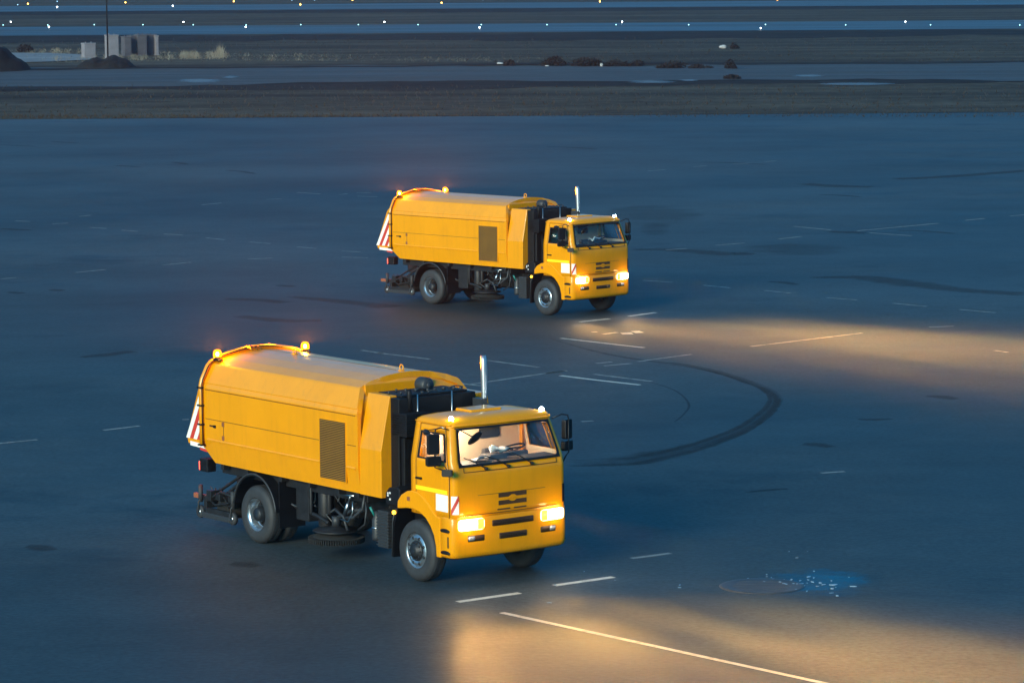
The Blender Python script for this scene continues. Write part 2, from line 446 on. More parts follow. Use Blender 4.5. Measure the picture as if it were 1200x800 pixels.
    bm = nb(); prism(bm, [(-.10, 1.452), (-.055, 1.482), (-.02, 1.492), (.02, 1.492), (.055, 1.482), (.10, 1.452), (.055, 1.446), (.0, 1.43), (-.055, 1.446)], xf(1.4)+.0, xf(1.4)+.012, 'yz')
    emit('emblem', bm, M_paint, cab, bevel=.003)
    slot([(-.32, 1.262), (-.05, 1.262), (-.06, 1.285), (-.32, 1.285)], 'grille_slot', cab); slot([(.02, 1.262), (.29, 1.262), (.29, 1.285), (.03, 1.285)], 'grille_slot', cab)
    # corner warning plates
    for s in (-1, 1):
        bm = nb(); w_ = 1.2; n_ = 6
        def cp(u, v):   # on the rounded corner
            z = 1.26+.31*v; a = math.radians(8+62*u); x0 = xf(z)-.055*.81-.12
            return Vector((x0+.125*math.cos(a), s*(1.08+.125*math.sin(a)), z))
        # white base
        G = [[bm.verts.new(cp(i/20, j/32)) for i in range(21)] for j in range(33)]
        for j in range(32):
            for i in range(20):
                f = bm.faces.new((G[j][i], G[j][i+1], G[j+1][i+1], G[j+1][i])); u, v = (i+.5)/20, (j+.5)/32
                f.material_index = 1 if s < 0 and -.18 < (v-.5)-(.5-u)*.85 < .18 else (1 if s > 0 and -.18 < (v-.5)-(u-.5)*.85 < .18 else 0)
        o = emit('warning_plate', bm, M_white, cab, mats=[M_white, M_red]) if s < 0 else emit('side_vent', bm, M_soot, cab)
        sd = o.modifiers.new('thick', 'SOLIDIFY'); sd.thickness = .006; sd.offset = 0
    # interior
    bm = nb(); prism(bm, [(.55, 1.75), (.50, 2.0), (.62, 2.07), (1.02, 2.07), (1.03, 1.75)], -1.1, 1.1); 
    box(bm, .55, .80, -.25, .15, 2.04, 2.15); box(bm, .48, .60, .25, .75, 2.0, 2.13); emit('dashboard', bm, M_dash, cab, bevel=.02)
    bm = nb(); c = Vector((.42, .52, 2.16)); rot = Matrix.Rotation(math.radians(-25), 3, 'Y')
    tube(bm, [c+rot @ Vector((.23*math.cos(a), .23*math.sin(a), 0)) for a in [2*PI*i/28 for i in range(28)]], .016, 6, closed=True)
    for a in (PI/2, -PI/2, PI): tube(bm, [c, c+rot @ Vector((.22*math.cos(a), .22*math.sin(a), 0))], .014, 6)
    tube(bm, [c, c+rot @ Vector((.0, 0, -.4))], .03, 8); emit('steering_wheel', bm, M_black, cab)
    for y in (.5, -.5):
        bm = nb(); box(bm, -.05, .42, y-.24, y+.24, 1.55, 1.68); box(bm, -.12, -.02, y-.23, y+.23, 1.66, 2.12)
        emit('seat', bm, M_dash, cab, bevel=.03)
    for s in (-1, 1):
        bm = nb(); prism(bm, [(-.06, 1.9), (.02, 1.9), (.02, 2.14), (.02, 2.66), (-.06, 2.68)], s*1.06, s*1.10); emit('door_pillar', bm, M_paint, cab, bevel=.006)
    bm = nb(); prism(bm, rrect(.24, .68, 2.29, 2.56, .05), XR+.040, XR+.052, 'yz'); emit('rear_window', bm, M_grey, cab)
    # roof marker lamps
    for s in (-1, 1):
        x, y, z = .70, s*.96, 2.765
        bm = nb(); box(bm, x-.07, x+.06, y-.05, y+.05, z-.02, z+.03); o = emit('roof_lamp', bm, M_paint, T, bevel=.01)
        bm = nb(); lathe(bm, [(.0, 0), (.042, 0), (.042, .03), (.03, .055), (0, .065)], (x, y, z+.03), 'z', 12); emit('lamp_lens', bm, M_mark, o)
    # wipers
    for y0, y1 in ((-.55, -1.0), (-.08, -.55), (.42, .0)):
        bm = nb(); b = Vector((xf(1.99)+.02, y0, 1.99)); t = Vector((xf(2.15)+.035, (y0+y1)/2-.02, 2.13)); e = Vector((xf(2.2)+.03, y1+.02, 2.20))
        lathe(bm, [(.0, -.02), (.03, -.02), (.026, .02), (0, .025)], b, 'x', 10)
        tube(bm, [b, t], .011, 6); tube(bm, [t+(t-e)*.35, t, e], .009, 6); emit('wiper', bm, M_black, T)
    # bumper
    def bring(z, d=0):
        x = 1.13+d; w = 1.225+d; pts = []
        for i in range(11):
            y = -w*.88+w*1.76*i/10; pts.append((x-.06*(y/w)**2, y))
        x0 = pts[0][0]; c = .14; R_ = []
        for a in (20, 45, 70, 90): aa = math.radians(a); R_.append((x0-c+c*math.cos(aa), -(w-c)-c*math.sin(aa)))
        L_ = [(p[0], -p[1]) for p in R_]
        side = [(.62, -w)]
        return [(p[0], p[1], z) for p in [(.62, -w)]+R_[::-1]+pts+L_+[(.62, w)]]
    bm = nb(); BZ = [(.50, -.05), (.53, -.012), (.60, 0), (.78, .004), (.90, .004), (.97, .0), (1.17, -.002), (1.205, -.012), (1.215, -.04)]
    rr = [[bm.verts.new(p) for p in bring(z, d)] for z, d in BZ]
    for a, b in zip(rr, rr[1:]):
        for i in range(len(a)-1):
            f = bm.faces.new((a[i], a[i+1], b[i+1], b[i])); f.smooth = True
    bumper = emit('bumper', bm, M_paint, T); s = bumper.modifiers.new('thick', 'SOLIDIFY'); s.thickness = .03; s.offset = -1
    def bslot(y0, y1, z0, z1, name, mat, skew=0, d=.006, par=None, r=.01, thick=.01, rd=.012):
        bm = nb(); poly = rrect(y0, y1, z0, z1, r, 2); 
        pts = []
        for (y, z) in poly: pts.append((y, z))
        # subdivide along y so it follows the bumper
        n_ = 8; A = []
        for j in range(2):
            row = []
            for i in range(n_+1):
                fr_ = (0, .25*rd/(y1-y0), rd/(y1-y0), .3, .5, .7, 1-rd/(y1-y0), 1-.25*rd/(y1-y0), 1)[i]; ins = min(rd, (z1-z0)*.45)*(1, .35, 0, 0, 0, 0, 0, .35, 1)[i]
                y = y0+(y1-y0)*fr_; z = (z0+ins, z1-ins)[j]
                row.append(y_z(y, z, d))
            A.append([bm.verts.new(p) for p in row])
        for i in range(n_): f = bm.faces.new((A[0][i], A[0][i+1], A[1][i+1], A[1][i])); f.smooth = True
        o = emit(name, bm, mat, par or bumper); s = o.modifiers.new('thick', 'SOLIDIFY'); s.thickness = thick; s.offset = 0
        return o
    def y_z(y, z, d):
        w = 1.225+d; x = 1.13+d
        ay = abs(y); c = .14
        if ay <= w*.88: return Vector((x-.06*(y/w)**2, y, z))
        x0 = x-.06*.88**2
        # corner arc: parameter by y
        t = min(1.0, max(0, (ay-(w-c))/c)); a = math.asin(t)
        return Vector((x0-c+c*math.cos(a), y, z))
    bslot(-.435, .435, 1.005, 1.105, 'intake_slot', M_slot); bslot(-.29, .29, .775, .875, 'intake_slot', M_slot)
    for z in (1.03, 1.055, 1.08): bslot(-.43, .43, z-.004, z+.004, 'slot_bar', M_black, d=.014)
    for z in (.80, .825, .85): bslot(-.285, .285, z-.004, z+.004, 'slot_bar', M_black, d=.014)
    for s in (-1, 1):
        def rng(a, b): return (min(s*a, s*b), max(s*a, s*b))
        y0, y1 = rng(.60, .93); bslot(y0, y1, .785, .885, 'fog_light_recess', M_slot)
        y0, y1 = rng(.80, .92); bslot(y0, y1, .80, .872, 'fog_light', M_fog, d=.016)
        # headlight: housing lens, bright reflector, amber inner end
        bm = nb()
        poly = [(.60, .985), (.64, 1.155), (.80, 1.165), (1.10, 1.165), (1.13, .985)]
        y0, y1 = rng(.60, 1.12); hl = bslot(y0, y1, .975, 1.168, 'headlight', M_hl2, d=.010, rd=.05); bm.free()
        y0, y1 = rng(.615, .735); bslot(y0, y1, .985, 1.158, 'turn_signal', M_turn, d=.018, par=hl)
        y0, y1 = rng(.765, 1.085); bslot(y0, y1, .988, 1.156, 'headlight_lens', M_hl, d=.018, par=hl, rd=.075)
        # bumper side with step recesses and wheel arch (fender)
        bm = nb(); a0, a1 = s*1.236, s*.86
        outer = [(-.50, 1.19), (-.49, 1.32), (-.38, 1.44), (-.22, 1.52), (-.06, 1.55), (.10, 1.54), (.25, 1.48), (.39, 1.38), (.52, 1.27), (.62, 1.20), (.74, 1.18), (.74, .50)]
        inner = [(.615, .50), (.60, .68), (.545, .86), (.45, 1.0), (.32, 1.12), (.15, 1.20), (-.05, 1.235), (-.25, 1.225), (-.40, 1.20)]
        prism(bm, outer+inner, a0, a1); emit('front_fender', bm, M_paint, T, bevel=.022)
        for (x, z) in ((.86, .97), (.87, .60)):
            bm = nb(); lathe(bm, [(0, -.004), (.13, -.004), (.13, .004), (0, .004)], (0, 0, 0), 'y', 24)
            bmesh.ops.scale(bm, vec=(1, 1, .30), verts=bm.verts); bmesh.ops.translate(bm, vec=(x, s*1.228, z), verts=bm.verts)
            o = emit('step', bm, M_soot, bumper)
            bm = nb(); box(bm, x-.11, x+.11, s*1.232-.012, s*1.232+.012, z-.038, z-.026); emit('step_lip', bm, M_paint, o)
        bm = nb(); prism(bm, rrect(.93, .965, .69, .88, .012), s*1.222, s*1.232); emit('step_grip', bm, M_slot, bumper)
        bm = nb(); box(bm, -.20, -.12, s*1.238-.006, s*1.238+.006, 1.36, 1.43); emit('side_repeater', bm, M_rust, T, bevel=.004)
        # mud flap behind the front wheel, amber marker on its edge
        bm = nb(); prism(bm, [(-.52, 1.2), (-.60, 1.2), (-.69, .9), (-.70, .32), (-.66, .32), (-.63, .9)], s*1.2, s*.82); mf = emit('mud_flap', bm, M_black, T)
        bm = nb(); tube(bm, [(-.60, s*1.215, 1.12), (-.66, s*1.215, .92), (-.685, s*1.215, .33)], .012, 6); lathe(bm, [(0, -.03), (.035, -.03), (.03, .02), (0, .03)], (-.62, s*1.2, 1.10), 'y', 10, mi=1)
        emit('marker_lamp', bm, M_grey, T, mats=[M_grey, M_amber])
        # wheel housing
        bm = nb(); tube(bm, [(-.66, s*.84, 1.2), (-.66, s*.84, .4)], .02, 6); box(bm, -.55, .60, s*.80-.015, s*.80+.015, .55, 1.22); emit('wheel_housing', bm, M_soot, T)
        make_wheel(T, 0, s, False, True); make_wheel(T, -WB, s, True, False)
        # rear mudguard arc
        bm = nb(); A = arc((-WB, 0, .56), .70, math.radians(6), math.radians(172), 22); B = arc((-WB, 0, .56), .665, math.radians(6), math.radians(172), 22)
        poly = [(p[0], p[2]) for p in A]+[(p[0], p[2]) for p in B[::-1]]
        prism(bm, poly, s*1.235, s*.55); emit('rear_fender', bm, M_black, T)
        bm = nb(); tube(bm, [(p[0], s*1.237, p[2]) for p in A], .018, 8); emit('fender_edge', bm, M_grey, T)
        bm = nb(); box(bm, -WB+.66, -WB+.69, s*1.15-.0, s*.6, .35, 1.2) if s > 0 else box(bm, -WB+.66, -WB+.69, -1.15, -.6, .35, 1.2); emit('mud_flap', bm, M_black, T)
    # mirrors
    for s in (-1, 1):
        def mir(x0, x1, z0, z1, y, name, tilt=0):
            bm = nb(); rot = Matrix.Rotation(s*math.radians(25), 4, 'Z'); cx = (x0+x1)/2
            prism(bm, rrect(-(x1-x0)/2, (x1-x0)/2, z0, z1, .035), -.045, .045)
            bmesh.ops.transform(bm, matrix=Matrix.Translation((cx, s*y, 0)) @ Matrix.Rotation(-s*math.radians(72), 4, 'Z'), verts=bm.verts)
            o = emit(name, bm, M_black, T, bevel=.012)
            bm = nb(); prism(bm, rrect(-(x1-x0)/2+.02, (x1-x0)/2-.02, z0+.02, z1-.02, .02), -s*.046, -s*.049)
            bmesh.ops.transform(bm, matrix=Matrix.Translation((cx, s*y, 0)) @ Matrix.Rotation(-s*math.radians(72), 4, 'Z'), verts=bm.verts)
            emit('mirror_glass', bm, M_mirror, o); return o
        xm = .83 if s < 0 else .80
        mir(xm-.105, xm+.105, 2.28, 2.62, 1.43, 'side_mirror'); mir(xm-.13, xm+.13, 2.08, 2.25, 1.43, 'wide_angle_mirror')
        bm = nb(); y = s*1.42
        tube(bm, [(.80, s*1.10, 2.66), (.84, s*1.28, 2.72), (.86, s*1.40, 2.70), (.86, y, 2.62), (.86, y, 2.06), (.92, s*1.32, 2.02), (.98, s*1.2, 1.93)], .013, 6)
        emit('mirror_arm', bm, M_black, T)
    bm = nb(); prism(bm, rrect(-.09, .09, 1.93, 2.05, .03), -.03, .03); bmesh.ops.transform(bm, matrix=Matrix.Translation((1.12, -1.36, 0)) @ Matrix.Rotation(.6, 4, 'Z'), verts=bm.verts)
    tube(bm, [(1.12, -1.36, 2.04), (1.02, -1.34, 2.10), (.90, -1.40, 2.14)], .01, 6); emit('kerb_mirror', bm, M_black, T, bevel=.01)
    bm = nb(); lathe(bm, [(0, -.02), (.10, -.015), (.13, .0), (.10, .02), (0, .025)], (0, 0, 0), 'x', 20); bmesh.ops.scale(bm, vec=(1, 1.35, .75), verts=bm.verts)
    bmesh.ops.transform(bm, matrix=Matrix.Translation((1.13, -.78, 2.53)) @ Matrix.Rotation(math.radians(28), 4, 'X') @ Matrix.Rotation(math.radians(25), 4, 'Y'), verts=bm.verts)
    tube(bm, [(1.11, -.82, 2.55), (.98, -.98, 2.66), (.90, -1.04, 2.68)], .01, 6); emit('front_mirror', bm, M_black, T)
    bm = nb(); lathe(bm, [(0, -.02), (.10, -.015), (.13, 0), (.10, .02), (0, .025)], (0, 0, 0), 'x', 20); bmesh.ops.scale(bm, vec=(1, 1.1, .45), verts=bm.verts)
    bmesh.ops.transform(bm, matrix=Matrix.Translation((.60, -1.40, 2.62)) @ Matrix.Rotation(math.radians(80), 4, 'Z'), verts=bm.verts); tube(bm, [(.6, -1.4, 2.65), (.84, -1.28, 2.71)], .01, 6)
    emit('door_mirror', bm, M_black, T)
    # ---- between cab and hopper
    bm = nb(); box(bm, -1.58, -.72, -1.02, .62, 1.32, 3.02); box(bm, -1.50, -.80, -.9, .5, 3.02, 3.06)
    box(bm, -.72, -.62, -.98, -.2, 1.45, 2.35); box(bm, -.62, -.24, -.8, .8, 1.2, 1.9)
    eb = emit('engine_box', bm, M_soot, T, bevel=.015)
    for y_ in (-.63, .10):
        bm = nb(); tube(bm, [(-.71, y_, 2.2), (-.71, y_, 3.07)], .012, 6); emit('rod', bm, M_steel, eb)
    bm = nb(); lathe(bm, [(0, -.13), (.12, -.13), (.13, -.10), (.13, .10), (.10, .13), (.0, .13)], (-1.28, -.07, 3.14), 'x', 20); lathe(bm, [(.0, .0), (.05, .0), (.05, .02), (0, .02)], (-1.15, -.07, 3.14), 'x', 12); emit('blower', bm, M_grey, eb)
    rnd = random.Random(3)
    for k in range(12):
        bm = nb(); x, y = rnd.uniform(-1.3, -.78), -.9+.12*k; h = rnd.uniform(.02, .06); r = rnd.uniform(.015, .035)
        lathe(bm, [(0, 0), (r, 0), (r, h), (0, h)], (x, y, 3.055), 'z', 8); emit('filler_cap' if k % 4 == 0 else 'bolt_head', bm, M_grey, eb)
    for k in range(4):
        bm = nb(); a = (rnd.uniform(-1.4, -.8), rnd.uniform(-.9, .4), 3.075); b = (a[0]+rnd.uniform(-.1, .1), a[1]+rnd.uniform(.15, .3), 3.075); cable(bm, a, b, -.03, .012); emit('hose', bm, M_grey, eb)
    bm = nb(); box(bm, -.92, -.50, -1.02, -.52, 2.38, 2.78)
    for k in range(9): box(bm, -.935, -.49, -1.035, -.51, 2.42+.04*k, 2.435+.04*k)
    emit('air_filter', bm, M_soot, T, bevel=.01)
    bm = nb(); tube(bm, [(-.74, -.78, 2.78), (-.74, -.78, 3.1), (-.76, -.78, 3.16)], .045, 10); tube(bm, [(-.66, -.75, 2.4), (-.62, -.7, 1.5)], .05, 10); emit('intake_pipe', bm, M_soot, T)
    bm = nb(); tube(bm, [(-.47, .62, 1.9), (-.47, .62, 2.9), (-.47, .62, 3.2), (-.475, .62, 3.45), (-.485, .62, 3.58), (-.50, .62, 3.66)], .05, 14, rs=[.045, .045, .058, .060, .058, .050])
    ex = emit('exhaust_pipe', bm, M_chrome, T)
    bm = nb(); lathe(bm, [(.07, 2.25), (.085, 2.27), (.085, 2.80), (.065, 2.83)], (-.47, .62, 0), 'z', 14); box(bm, -.62, -.36, .48, .60, 2.78, 2.93); emit('heat_shield', bm, M_grey, ex)
    # right hand yellow tank panel
    bm = nb()
    prism(bm, [(-1.235, 1.30), (-1.235, 2.11), (-1.04, 3.05), (-.86, 3.05), (-.92, 1.30)], -1.60, -.955, 'yz'); emit('side_tank', bm, M_paint_body, T, bevel=.012)
    bm = nb(); prism(bm, [(1.235, 1.30), (1.235, 2.11), (1.04, 2.95), (.80, 2.95), (.92, 1.30)], -1.60, -.955, 'yz'); emit('side_tank', bm, M_paint_body, T, bevel=.012)
    # control box, ribbed battery box
    bm = nb(); prism(bm, [(-.95, 1.18), (-.95, 1.40), (-.85, 1.50), (-.62, 1.54), (-.52, 1.5), (-.52, 1.2)], -1.16, -.75); cb = emit('control_box', bm, M_soot, T, bevel=.03)
    for x, z in ((-.86, 1.40), (-.80, 1.41), (-.86, 1.36), (-.80, 1.30)):
        bm = nb(); box(bm, x-.016, x+.016, -1.170, -1.158, z-.016, z+.016); emit('button', bm, M_paper, cb)
    bm = nb(); box(bm, -1.24, -.93, -1.12, -.62, .42, 1.06)
    for k in range(11): box(bm, -1.255, -.915, -1.145, -.60, .45+.055*k, .472+.055*k)
    emit('battery_box', bm, M_grey, T, bevel=.008)
    bm = nb(); lathe(bm, [(.0, .5), (.09, .5), (.095, .55), (.095, .85), (.07, .9), (.07, 1.0), (0, 1.0)], (-1.42, -1.0, 0), 'z', 16); fl = emit('fluid_filter', bm, M_grey, T)
    bm = nb(); lathe(bm, [(.094, .70), (.102, .70), (.102, .73), (.094, .73)], (-1.42, -1.0, 0), 'z', 16); emit('clamp', bm, M_steel, fl)
    bm = nb(); tube(bm, [(-1.42, -1.06, .93), (-1.46, -1.12, 1.08)], .022, 8); emit('hose_fitting', bm, M_teal, fl)
    # hoses and pipes under the hopper
    bm = nb(); rnd = random.Random(11)
    tube(bm, [(-1.75, -1.02, 1.28), (-1.78, -1.05, 1.0), (-2.0, -1.1, .82), (-2.3, -1.05, .78)], .03, 8)
    tube(bm, [(-1.85, -.95, 1.2), (-1.6, -1.1, 1.0), (-1.65, -1.1, .75), (-2.0, -1.0, .6)], .018, 8)
    for k in range(16):
        a = (rnd.uniform(-3.9, -1.5), rnd.uniform(-1.05, -.6), rnd.uniform(.9, 1.25)); b = (a[0]+rnd.uniform(-.6, .6), rnd.uniform(-1.1, -.6), rnd.uniform(.6, 1.25)); cable(bm, a, b, rnd.uniform(.05, .2), rnd.uniform(.008, .022))
    emit('hose', bm, M_grey, T)
    bm = nb(); box(bm, -3.9, -3.5, -1.02, -.65, .55, 1.22); lathe(bm, [(0, .5), (.14, .5), (.14, 1.15), (0, 1.15)], (-3.2, -.85, 0), 'z', 14); tube(bm, [(-2.95, -.95, 1.25), (-2.95, -.95, .75)], .05, 8); tube(bm, [(-3.45, -1.0, 1.2), (-3.45, -1.0, .7)], .035, 8)
    tube(bm, [(-4.1, -.9, .75), (-3.2, -1.0, .68), (-2.9, -1.0, .6)], .04, 8); emit('water_pump', bm, M_chassis, T, bevel=.01)
    # side brush, raised
    br = empty('side_brush', T, (-2.70, -.98, .33))
    bm = nb(); lathe(bm, [(.16, .19), (.47, .03), (.46, 0), (.30, 0), (.12, .15)], (0, 0, 0), 'z', 40, close=True)
    for k in range(70):
        a = 2*PI*k/70; r = .47; vs = box(bm, .38, .50, -.012, .012, -.03, .06); bmesh.ops.transform(bm, matrix=Matrix.Rotation(a, 4, 'Z'), verts=vs)
    emit('bristle_ring', bm, M_bristle, br)
    bm = nb(); lathe(bm, [(0, .25), (.1, .25), (.12, .22), (.40, .19), (.42, .17), (.40, .16), (0, .16)], (0, 0, 0), 'z', 36); emit('brush_plate', bm, M_chassis, br)
    bm = nb(); tube(bm, [(0, 0, .25), (0, 0, .42)], .08, 12); tube(bm, [(0, 0, .38), (.35, .1, .55), (.75, .1, .62)], .035, 8); tube(bm, [(-.1, 0, .3), (-.38, .05, .40), (.0, .0, .55)], .02, 6); tube(bm, [(.05, -.05, .55), (.30, -.05, .45), (.42, -.05, .22)], .028, 8)
    emit('brush_motor', bm, M_grey, br)
    bm = nb(); tube(bm, [(.40, -.1, .50), (.52, -.1, .72)], .035, 10); tube(bm, [(.52, -.1, .72), (.60, -.1, .88)], .018, 8); tube(bm, [(.35, -.12, .85), (.75, -.12, .88)], .022, 6); tube(bm, [(.30, -.12, .42), (.55, -.12, .40), (.68, -.12, .58), (.66, -.1, .78)], .014, 8); emit('brush_cylinder', bm, M_steel, br)
    # rear sweeping unit
    su = empty('rear_broom_unit', T, (-6.35, 0, .2))
    bm = nb(); tube(bm, [(0, -1.0, .22), (0, 1.0, .22)], .20, 20); emit('broom_roller', bm, M_bristle, su)
    bm = nb(); A = arc((0, 0, .22), .27, math.radians(10), math.radians(170), 12); B = arc((0, 0, .22), .25, math.radians(10), math.radians(170), 12)
    prism(bm, [(p[0], p[2]) for p in A]+[(p[0], p[2]) for p in B[::-1]], -1.06, 1.06)
    box(bm, -.42, .42, -1.12, -1.06, .12, .22); box(bm, -.42, .42, 1.06, 1.12, .12, .22); box(bm, -.50, -.40, -1.1, 1.1, .2, .42); box(bm, .25, .40, -1.05, 1.05, .30, .60)
    tube(bm, [(-.40, -1.08, .35), (.1, -1.09, .56), (.5, -1.05, .5)], .03, 8); tube(bm, [(-.45, -1.08, .42), (-.1, -1.1, .30), (.35, -1.09, .38)], .022, 8)
    box(bm, -.36, -.2, -1.13, -.95, .35, .55); box(bm, -.05, .1, -1.13, -.98, .4, .52); tube(bm, [(.1, -1.0, .5), (.6, -.9, .85)], .035, 8); tube(bm, [(-.3, -.9, .5), (.5, -.8, .95)], .03, 8)
    emit('broom_cover', bm, M_chassis, su, bevel=.006)
    bm = nb(); box(bm, -.52, .42, -1.14, -1.115, .03, .13); emit('skid_plate', bm, M_grey, su, bevel=.01)
    bm = nb(); rnd = random.Random(5)
    for k in range(10):
        a = (rnd.uniform(-.5, .3), rnd.uniform(-1.1, -.8), rnd.uniform(.35, .6)); b = (a[0]+rnd.uniform(-.1, .4), rnd.uniform(-1.1, -.7), rnd.uniform(.35, .75)); cable(bm, a, b, .08, .012)
    emit('hose', bm, M_grey, su)
    for x in (-.60, .50):
        bm = nb(); lathe(bm, [(0, -.035), (.11, -.035), (.12, -.02), (.12, .02), (.11, .035), (0, .035)], (x, -1.1, .12), 'y', 20); lathe(bm, [(0, -.04), (.045, -.04), (.045, .04), (0, .04)], (x, -1.1, .12), 'y', 12, mi=1)
        tube(bm, [(x, -1.15, .12), (x, -1.15, .30), (x+.03, -1.1, .38)], .018, 6); tube(bm, [(x, -1.1, .30), (x, -1.1, .62)], .045, 8); emit('castor', bm, M_tyre, su, mats=[M_tyre, M_steel])
    bm = nb(); box(bm, -.98, -.55, -1.02, -.94, .33, .42); emit('tow_bar', bm, M_rust, su, bevel=.008)
    # ---- hopper
    prof = [(0, 1.27), (.95, 1.27), (1.20, 1.30), (1.245, 1.70), (1.25, 1.73), (1.25, 2.655), (1.262, 2.662), (1.258, 2.69), (1.225, 2.76), (1.235, 2.772), (1.225, 2.79), (1.06, 3.08), (1.03, 3.11), (.80, 3.195), (.5, 3.26), (.25, 3.29), (0, 3.305)]
    def hring(x, lift):
        q = []
        for (y, z) in prof:
            if z < 1.5: z = z+lift
            q.append((x, -y, z))
        return q+[(x, -p[1], p[2]) for p in q[-2:0:-1]]
    bm = nb(); xs = [(-6.66, .26), (-6.60, .235), (-6.27, .01), (-4.6, 0), (-3, 0), (-1.69, 0), (-1.64, 0)]
    lean = lambda x, z: x-(.24*max(0, min(1, (z-2.72)/.45)) if x > -2 else 0)
    H = [[bm.verts.new((lean(p[0], p[2]), p[1], p[2])) for p in hring(x, l_)] for x, l_ in xs]
    for a, b in zip(H, H[1:]):
        for i in range(len(a)): bm.faces.new((a[i], a[(i+1) % len(a)], b[(i+1) % len(a)], b[i]))
    bm.faces.new(H[0]); bm.faces.new(H[-1][::-1])
    hop = emit('hopper', bm, M_paint_body, T, bevel=.008)
    # front arch plate, wider rim, and recess
    bm = nb(); q = [(p[1]*1.012, p[2]*1.004) for p in hring(0, 0)]; qi = [(p[1]*.955, 1.32+(p[2]-1.32)*.955) for p in hring(0, 0)]
    A = [bm.verts.new((lean(-1.655, z), y, z)) for y, z in q]; B = [bm.verts.new((lean(-1.60, z), y, z)) for y, z in q]; A2 = [bm.verts.new((lean(-1.655, z), y, z)) for y, z in qi]; B2 = [bm.verts.new((lean(-1.60, z), y, z)) for y, z in qi]
    n_ = len(q)
    for i in range(n_):
        k = (i+1) % n_
        for a, b in ((A, B), (B, B2), (B2, A2), (A2, A)): bm.faces.new((a[i], a[k], b[k], b[i]))
    emit('front_arch', bm, M_paint_body, hop)
    bm = nb(); box(bm, -1.80, -1.76, -.98, .45, 2.9, 3.16); emit('arch_cover', bm, M_paint_body, hop, bevel=.006)
    # side door panel outline, hinges, grille per side
    for s in (-1, 1):
        y = s*1.2515
        bm = nb(); lip = lambda x0, x1, z: box(bm, x0, x1, y-.004, y+.004, z-.005, z+.005)
        lip(-6.5, -2.72, 2.115); lip(-1.95, -1.66, 2.125)
        box(bm, -5.90, -5.888, y-.004, y+.004, 1.76, 2.11)
        box(bm, -6.5, -1.69, s*1.251-.003, s*1.251+.003, 2.643, 2.653)
        emit('panel_seam', bm, M_seam, hop)
        bm = nb(); bm.free()
        for xa, xb in ((-6.5, -2.80), (-1.965, -1.69)):
            bm = nb(); prism(bm, [(s*1.252, 1.755), (s*1.266, 1.735), (s*1.258, 1.70), (s*1.25, 1.70)], xa, xb, 'yz'); emit('side_rib', bm, M_paint_body, hop)
        bm = nb()
        for z in (1.81, 2.06): box(bm, -5.94, -5.87, y-.012, y+.012, z-.04, z+.04)
        emit('hinge', bm, M_rust, hop, bevel=.006)
        bm = nb(); box(bm, -6.35, -6.18, y-.012, y+.012, 1.985, 2.01); box(bm, -6.22, -6.15, y-.018, y+.018, 1.97, 2.02); emit('latch', bm, M_soot, hop)
        bm = nb(); box(bm, -2.78, -1.99, y-.003, y+.003, 1.46, 2.50, 0)
        for k in range(34):
            z = 1.485+.0300*k; box(bm, -2.765, -2.005, y+s*.010-.006, y+s*.010+.006, z-.0045, z+.0045, 1, rot=Matrix.Rotation(s*.5, 4, 'X'))
        for x in (-2.785, -1.985): box(bm, x-.008, x+.008, y-.008, y+.010, 1.45, 2.51, 2)
        for z in (1.455, 2.505): box(bm, -2.777, -1.993, y-.008, y+.010, z-.008, z+.008, 2)
        emit('side_grille', bm, M_slot, hop, mats=[M_slot, M_grille, M_paint_body])
    # tailgate wedge with striped cheeks
    bm = nb(); prism(bm, [(-6.67, 2.86), (-6.80, 2.86), (-6.95, 2.72), (-7.42, 1.68), (-7.38, 1.55), (-6.67, 1.56)], -1.08, 1.08); tg = emit('tailgate', bm, M_paint_body, T, bevel=.01)
    for s in (-1, 1):
        bm = nb(); y0 = s*1.084; TP = Vector((-6.80, 2.80)); BL = Vector((-7.44, 1.65)); BR = Vector((-6.70, 1.66)); TR = Vector((-6.70, 2.80))
        # stripes run along the slanted edge
        d = (BL-TP); nst = 6; wst = .125
        for k in range(nst):
            o1 = k*wst; o2 = (k+1)*wst
            q = [TP+Vector((o1, 0)), TP+Vector((o2, 0)), BL+Vector((o2, .01*k)), BL+Vector((o1, .01*k))]
            q = [Vector((min(p.x, -6.685), p.y)) for p in q]
            # clip the top of stripes at the hopper edge
            if o1 > 0:
                def cl(p, e):
                    t = (-6.685-e.x)/(p.x-e.x) if p.x != e.x else 0
                    return p
                def at(o):
                    a = TP+Vector((o, 0)); b = BL+Vector((o, 0))
                    t = max(0, min(1, (a.x+6.685)/(a.x-b.x))) if a.x > -6.685 else 0
                    return a.lerp(b, t), b
                a1, b1 = at(o1); a2, b2 = at(o2); q = [a1, a2, b2, b1]
                q = [Vector((min(p.x, -6.685), p.y)) for p in q]
                if b1.x > -6.69: continue
            try: prism(bm, [(p.x, p.y) for p in q], y0-.003, y0+.003, mi=k % 2)
            except ValueError: pass
        emit('striped_board', bm, M_white, tg, mats=[M_white, M_red])
        bm = nb(); prism(bm, [(-7.30, 1.60), (-7.30, 1.52), (-6.72, 1.50), (-6.72, 1.58)], y0-.003, y0+.003); prism(bm, [(-6.98, 1.518), (-6.96, 1.47), (-6.72, 1.45), (-6.72, 1.5)], y0-.003, y0+.003, mi=1)
        emit('lower_board', bm, M_white, tg, mats=[M_white, M_red])
        bm = nb(); box(bm, -6.82, -6.55, s*1.10-.10, s*1.10+.10, 1.10, 1.34); rl = emit('rear_lamp_box', bm, M_soot, T, bevel=.02)
        bm = nb(); box(bm, -6.845, -6.822, s*1.10-.09, s*1.10+.09, 1.12, 1.28); emit('tail_lamp', bm, M_tail, rl)
